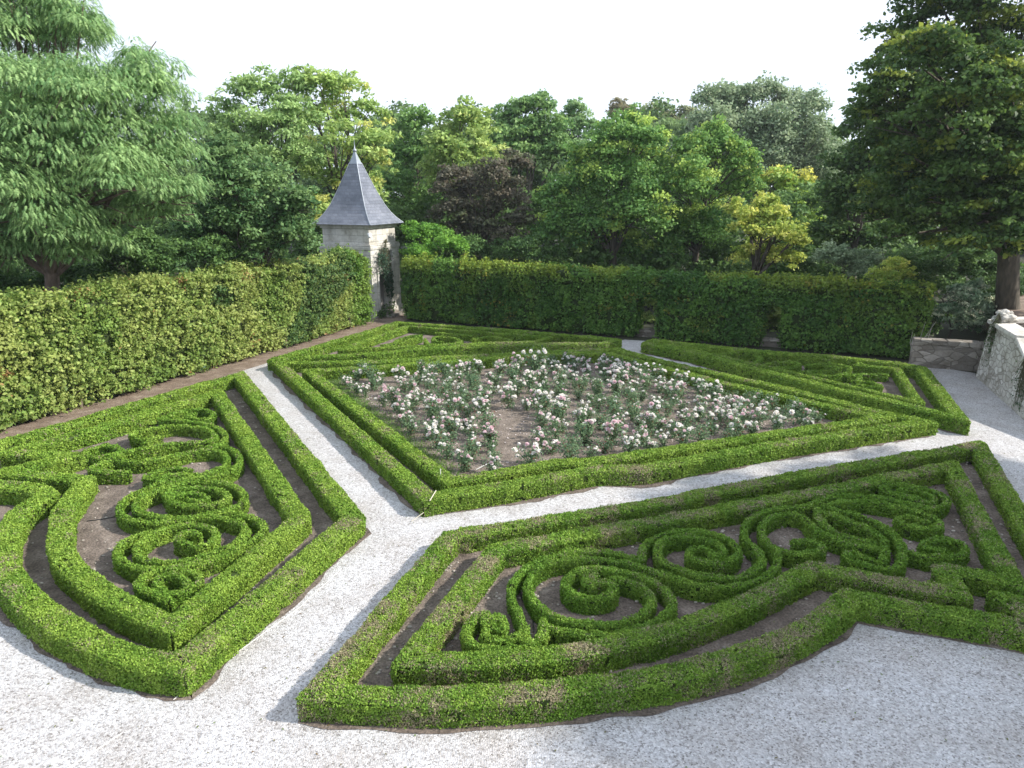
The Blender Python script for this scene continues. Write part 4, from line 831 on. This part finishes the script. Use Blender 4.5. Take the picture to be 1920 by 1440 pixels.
def rose(p, var, s, nb_, pink, label=RL, hscale=1.0):
    fm, sm, tips = VAR[var]
    r = empty('rose_bush', (p[0], p[1], .01), label, 'rose bush', RG); r.rotation_euler = (0, 0, rng.uniform(0, 6.28)); r.scale = (s, s, s*hscale)
    addobj('foliage', fm, r); addobj('stems', sm, r)
    k = 0
    for i in range(nb_):
        t = tips[i % len(tips)]; ms = (PNK if rng.random() < pink else WHT)
        b = bpy.data.objects.new('bloom', ms[int(rng.integers(3))]); col.objects.link(b); b.parent = r
        b.location = tuple(t*rng.uniform(.85, 1.08)+rng.normal(size=3)*(.0 if i < len(tips) and nb_ < 8 else .055)); b.rotation_euler = tuple(rng.uniform(-.6, .6, 3)); z_ = rng.uniform(.7, 1.25); b.scale = (z_, z_, z_)
placed = []
special = [(1003, 706, 1.35, 9, 0, 'tallest rose bush, a cluster of big white blooms standing above the back of the bed', 1.25), (683, 706, 1.0, 3, 0, 'leftmost rose bush with a single white bloom held high', 1.15),
           (817, 782, 1.0, 9, 1, 'rose bush with a dense pale pink cluster left of the bed centre', 1.0), (922, 835, 1.05, 12, .9, 'rose bush with large blush-pink heads in the lower left of the bed', 1.0),
           (1145, 832, 1.1, 14, .7, 'rose bush with a wide blush cluster near the lower middle of the bed', 1.0), (1033, 850, .9, 14, .7, 'low rose bush with a flat pink-white cluster near the front edge', .8),
           (928, 868, .7, 3, 0, 'small rose bush in the front corner of the bed with white blooms near the ground', .8)]
for x, y, s_, nb_, pk, lb, hs in special:
    p = G(x, y)[:2]; placed.append(p); rose(p, int(rng.integers(14)), s_, nb_, pk, lb, hs)
mn, mxx = inn.min(0), inn.max(0); tries = 0
while len(placed) < 262 and tries < 9000:
    tries += 1; p = rng.uniform(mn, mxx)
    if not inside(p, inn): continue
    if any(((p-o_)**2).sum() < .47**2 for o_ in placed): continue
    dens = .80+.6*noise(np.array([[p[0], p[1], 0]]), .55, 91)[0]
    e = G(720, 800)[:2]
    if p[0] < cI[0]-1.5 and p[1] < cI[1]-1: dens -= .42
    if rng.random() > dens: continue
    placed.append(p)
    fl = noise(np.array([[p[0], p[1], 0]]), .6, 92)[0]
    rose(p, int(rng.integers(14)), rng.uniform(.65, 1.1), int(np.clip(rng.normal(8+7*fl, 4), 0, 18)), .28)
q = QM(); n_ = 2600; pp = rng.uniform(mn, mxx, (n_*2, 2)); pp = np.array([p for p in pp if inside(p, inn) and (noise(np.array([[p[0], p[1], 0]]), 1.2, 93)[0] > rng.uniform(-.6, .6))])
k = len(pp); p3 = np.c_[pp, np.full(k, .022)]
leaves(q, p3, rnd(k)*np.array((1, 1, .1)), np.array((0, 0, 1))+sph(k)*.25, .05*rng.uniform(.6, 1.4, k), .038, np.tile((.72, .64, .62), (k, 1))*rng.uniform(.75, 1.1, (k, 1)), .1)
tag(q.build('fallen_petals', PETAL), 'fallen pale petals scattered on the soil of the rose bed', None, None, 'stuff')
# grass along the inside foot of the far rose bed hedge
q = QM(); k = 9000; seg = [G(*a) for a in K4([(262, 330), (300, 330)])]
ln = [W(K4([(330, 335), (970, 855)]), 0), W([(1147, 672), (1520, 785)], 0)]
for a, b in ln:
    t = rng.random((k//2, 1)); d = nrm((b-a)[None])[0]; s_ = np.array((-d[1], d[0], 0)); s_ = s_*np.sign((s_[:2]*(cI-a[:2])).sum())
    p = a+(b-a)*t+s_*np.abs(rng.normal(size=(k//2, 1)))*.22+np.array((0, 0, .03)); m_ = noise(p, .8, 95) > -.35; p = p[m_]; n2 = len(p)
    leaves(q, p, rnd(n2)*.5+(0, 0, 1), sph(n2), .09*rng.uniform(.5, 1.2, n2), .018, mixc(np.array((.08, .17, .04)), np.array((.2, .32, .08)), rng.random(n2)), .05)
tag(q.build('grass', LEAF), 'short grass creeping along the inner foot of the rose bed hedges', None, None, 'stuff')

# ------------------------------------------------------------------ small things on the ground
q = QM()
def scatter(poly, n_, r0, r1, cc, zz=.008):
    mn, mx_ = poly.min(0), poly.max(0); k = 0
    while k < n_:
        p = rng.uniform(mn, mx_)
        if inside(p, poly):
            r_ = rng.uniform(r0, r1)**1.0; blob(q, (p[0], p[1], zz+r_*.25), r_, (1.2, .9, .55), int(rng.integers(99)), np.array(cc)*rng.uniform(.7, 1.2), 7, 5, .2); k += 1
scatter(P1o[:, :2], 600, .010, .032, (.42, .38, .33)); scatter(P2o[:, :2], 1000, .008, .032, (.42, .38, .33)); scatter(inn, 260, .012, .03, (.45, .40, .35))
o = q.build('scattered_stones', BARK); tag(o, 'small pale stones and clods scattered over the soil of the beds', None, None, 'stuff')
q = QM(); k = 1800; pp = np.c_[rng.uniform(-6, 12, k), rng.uniform(5, 22, k), np.full(k, .016)]
leaves(q, pp, rnd(k)*np.array((1, 1, .15)), np.array((0, 0, 1))+sph(k)*.3, .035*rng.uniform(.5, 1.5, k), .022, mixc(np.array((.16, .10, .05)), np.array((.12, .20, .05)), rng.random(k)), .15)
tag(q.build('leaf_litter', LEAF), 'stray dead leaves and clippings scattered on the gravel', None, None, 'stuff')
def line(name, label, cat, px, r_, mat, z=.015, zs=None, group=None):
    P_ = [G(a, b, z) for a, b in px]; P_ = resample(np.array(P_), .3)
    P_[1:-1] += rng.normal(size=(len(P_)-2, 3))*np.array((.006, .006, 0)); q = QM(); tube(q, P_, r_, (.7, .7, .68), 6)
    c0 = P_.mean(0); o = q.build(name, mat, origin=c0); o.location = c0; return tag(o, label, cat, group)
line('cord', 'thin white cord stretched on the gravel beside the front-left bed', 'cord', [(640, 1066), (560, 1140), (395, 1258), (325, 1312)], .005, CORD)
line('cord', 'thin white cord lying on the bottom-left gravel', 'cord', [(228, 1375), (120, 1445)], .005, CORD)
line('irrigation_hose', 'thin black irrigation hose between the double lines of the big spiral', 'hose', KB1([(830, 560), (800, 700), (830, 860), (930, 1000), (965, 1230)]), .009, BLACK, .02)
line('irrigation_hose', 'thin black hose in the slot left of the oval spiral scroll', 'hose', KB2([(800, 480), (760, 560), (790, 640)]), .009, BLACK, .02)
line('irrigation_hose', 'thin black hose lying on bare soil in the front-left bed', 'hose', KA1([(980, 1420), (1150, 1400), (1350, 1360)]), .009, BLACK, .02)
line('irrigation_hose', 'thin black hose inside the leaf scroll of the front-right bed', 'hose', KB3([(590, 440), (570, 520), (640, 600)]), .009, BLACK, .02)
def stick(name, label, a, b, r_, mat):
    q = QM(); tube(q, [a, (np.array(a)+b)/2, b], r_, (.7, .68, .6), 6); o = q.build(name, mat, origin=a); o.location = a; tag(o, label, name.replace('_', ' '))
a = G(*K4([(925, 905)])[0]); stick('stake', 'thin upright white stake between the hedges at the near corner of the rose bed', a, a+np.array((0, 0, .48)), .009, CORD)
a = G(*K4([(868, 958)])[0], .36); b = G(*K4([(900, 906)])[0], .40); stick('cane', 'short pale cane lying across the near corner of the outer rose hedge', a, b, .010, CANE)
a = G(*K4([(1100, 802)])[0]); b = G(*K4([(1178, 762)])[0], .14); stick('pipe', 'white pipe sticking out of the soil in the front corner of the rose bed', a, b, .014, CORD)
a = G(*K2([(600, 305)])[0], .02); b = G(*K2([(660, 262)])[0], .12); stick('twig', 'pale bent twig on the gravel at the near corner of the rose hedge', a, b, .008, CANE)

# ------------------------------------------------------------------ unseen trees added right of the frame to shade the near gravel and bed
def added_shade_tree(label, x, y, ht, r_, seed):
    base = np.array((x, y, 0)); root = empty('lime_tree', base, label, 'tree', 'added shade trees off the right side')
    q = QM(); tube(q, [base-(0, 0, .1), base+(0, 0, 2), base+(0.1, 0, ht*.55)], [.45, .34, .2], (.12, .09, .07), 10, .06)
    Ls = []
    for k in range(13):
        d = sph(1)[0]; c = base+np.array((0, 0, ht-r_))+d*np.array((r_*.62, r_*.62, r_*.62)); Ls.append((c, r_*.42)); tube(q, [base+(0, 0, 2.4), base+(c-base)*.55, c], [.16, .1, .03], (.12, .09, .07), 6)
    q.build('trunk', BARK, root, origin=base); q = QM(); crown_leaves(q, Ls, .28, .22, 1.0, G_LM, rc=.34); q.build('crown', LEAF, root, origin=base)
added_shade_tree('unseen round tree added to shade the front-right bed from the right', 20.5, 9.5, 12.5, 4.4, 1)
added_shade_tree('unseen tree added to shade the near gravel on the right', 18.5, 4.0, 13.5, 4.8, 2)

# ------------------------------------------------------------------ summer haze: pale air round the whole scene
V = boxv(-950, 950, -250, 1550, -1, 60)
hz = bm_obj('haze', V, BF, None)
hm = bpy.data.materials.new('haze'); hm.use_nodes = True; t = hm.node_tree; t.nodes.remove(t.nodes['Principled BSDF'])
pv = t.nodes.new('ShaderNodeVolumePrincipled'); pv.inputs['Color'].default_value = (.86, .93, 1, 1); pv.inputs['Density'].default_value = .0004; pv.inputs['Anisotropy'].default_value = .3
t.links.new(pv.outputs[0], t.nodes['Material Output'].inputs['Volume']); hz.data.materials.append(hm); tag(hz, 'faint pale summer haze', None, None, 'stuff')

added_shade_tree('unseen tree added to shade the bottom right of the gravel', 19.5, 6.6, 14.5, 4.8, 3)  # further unseen trees added to widen the shade on the gravel
added_shade_tree('unseen added shade tree nearest the camera beyond the right edge', 17.5, 1.0, 13.0, 4.8, 4)
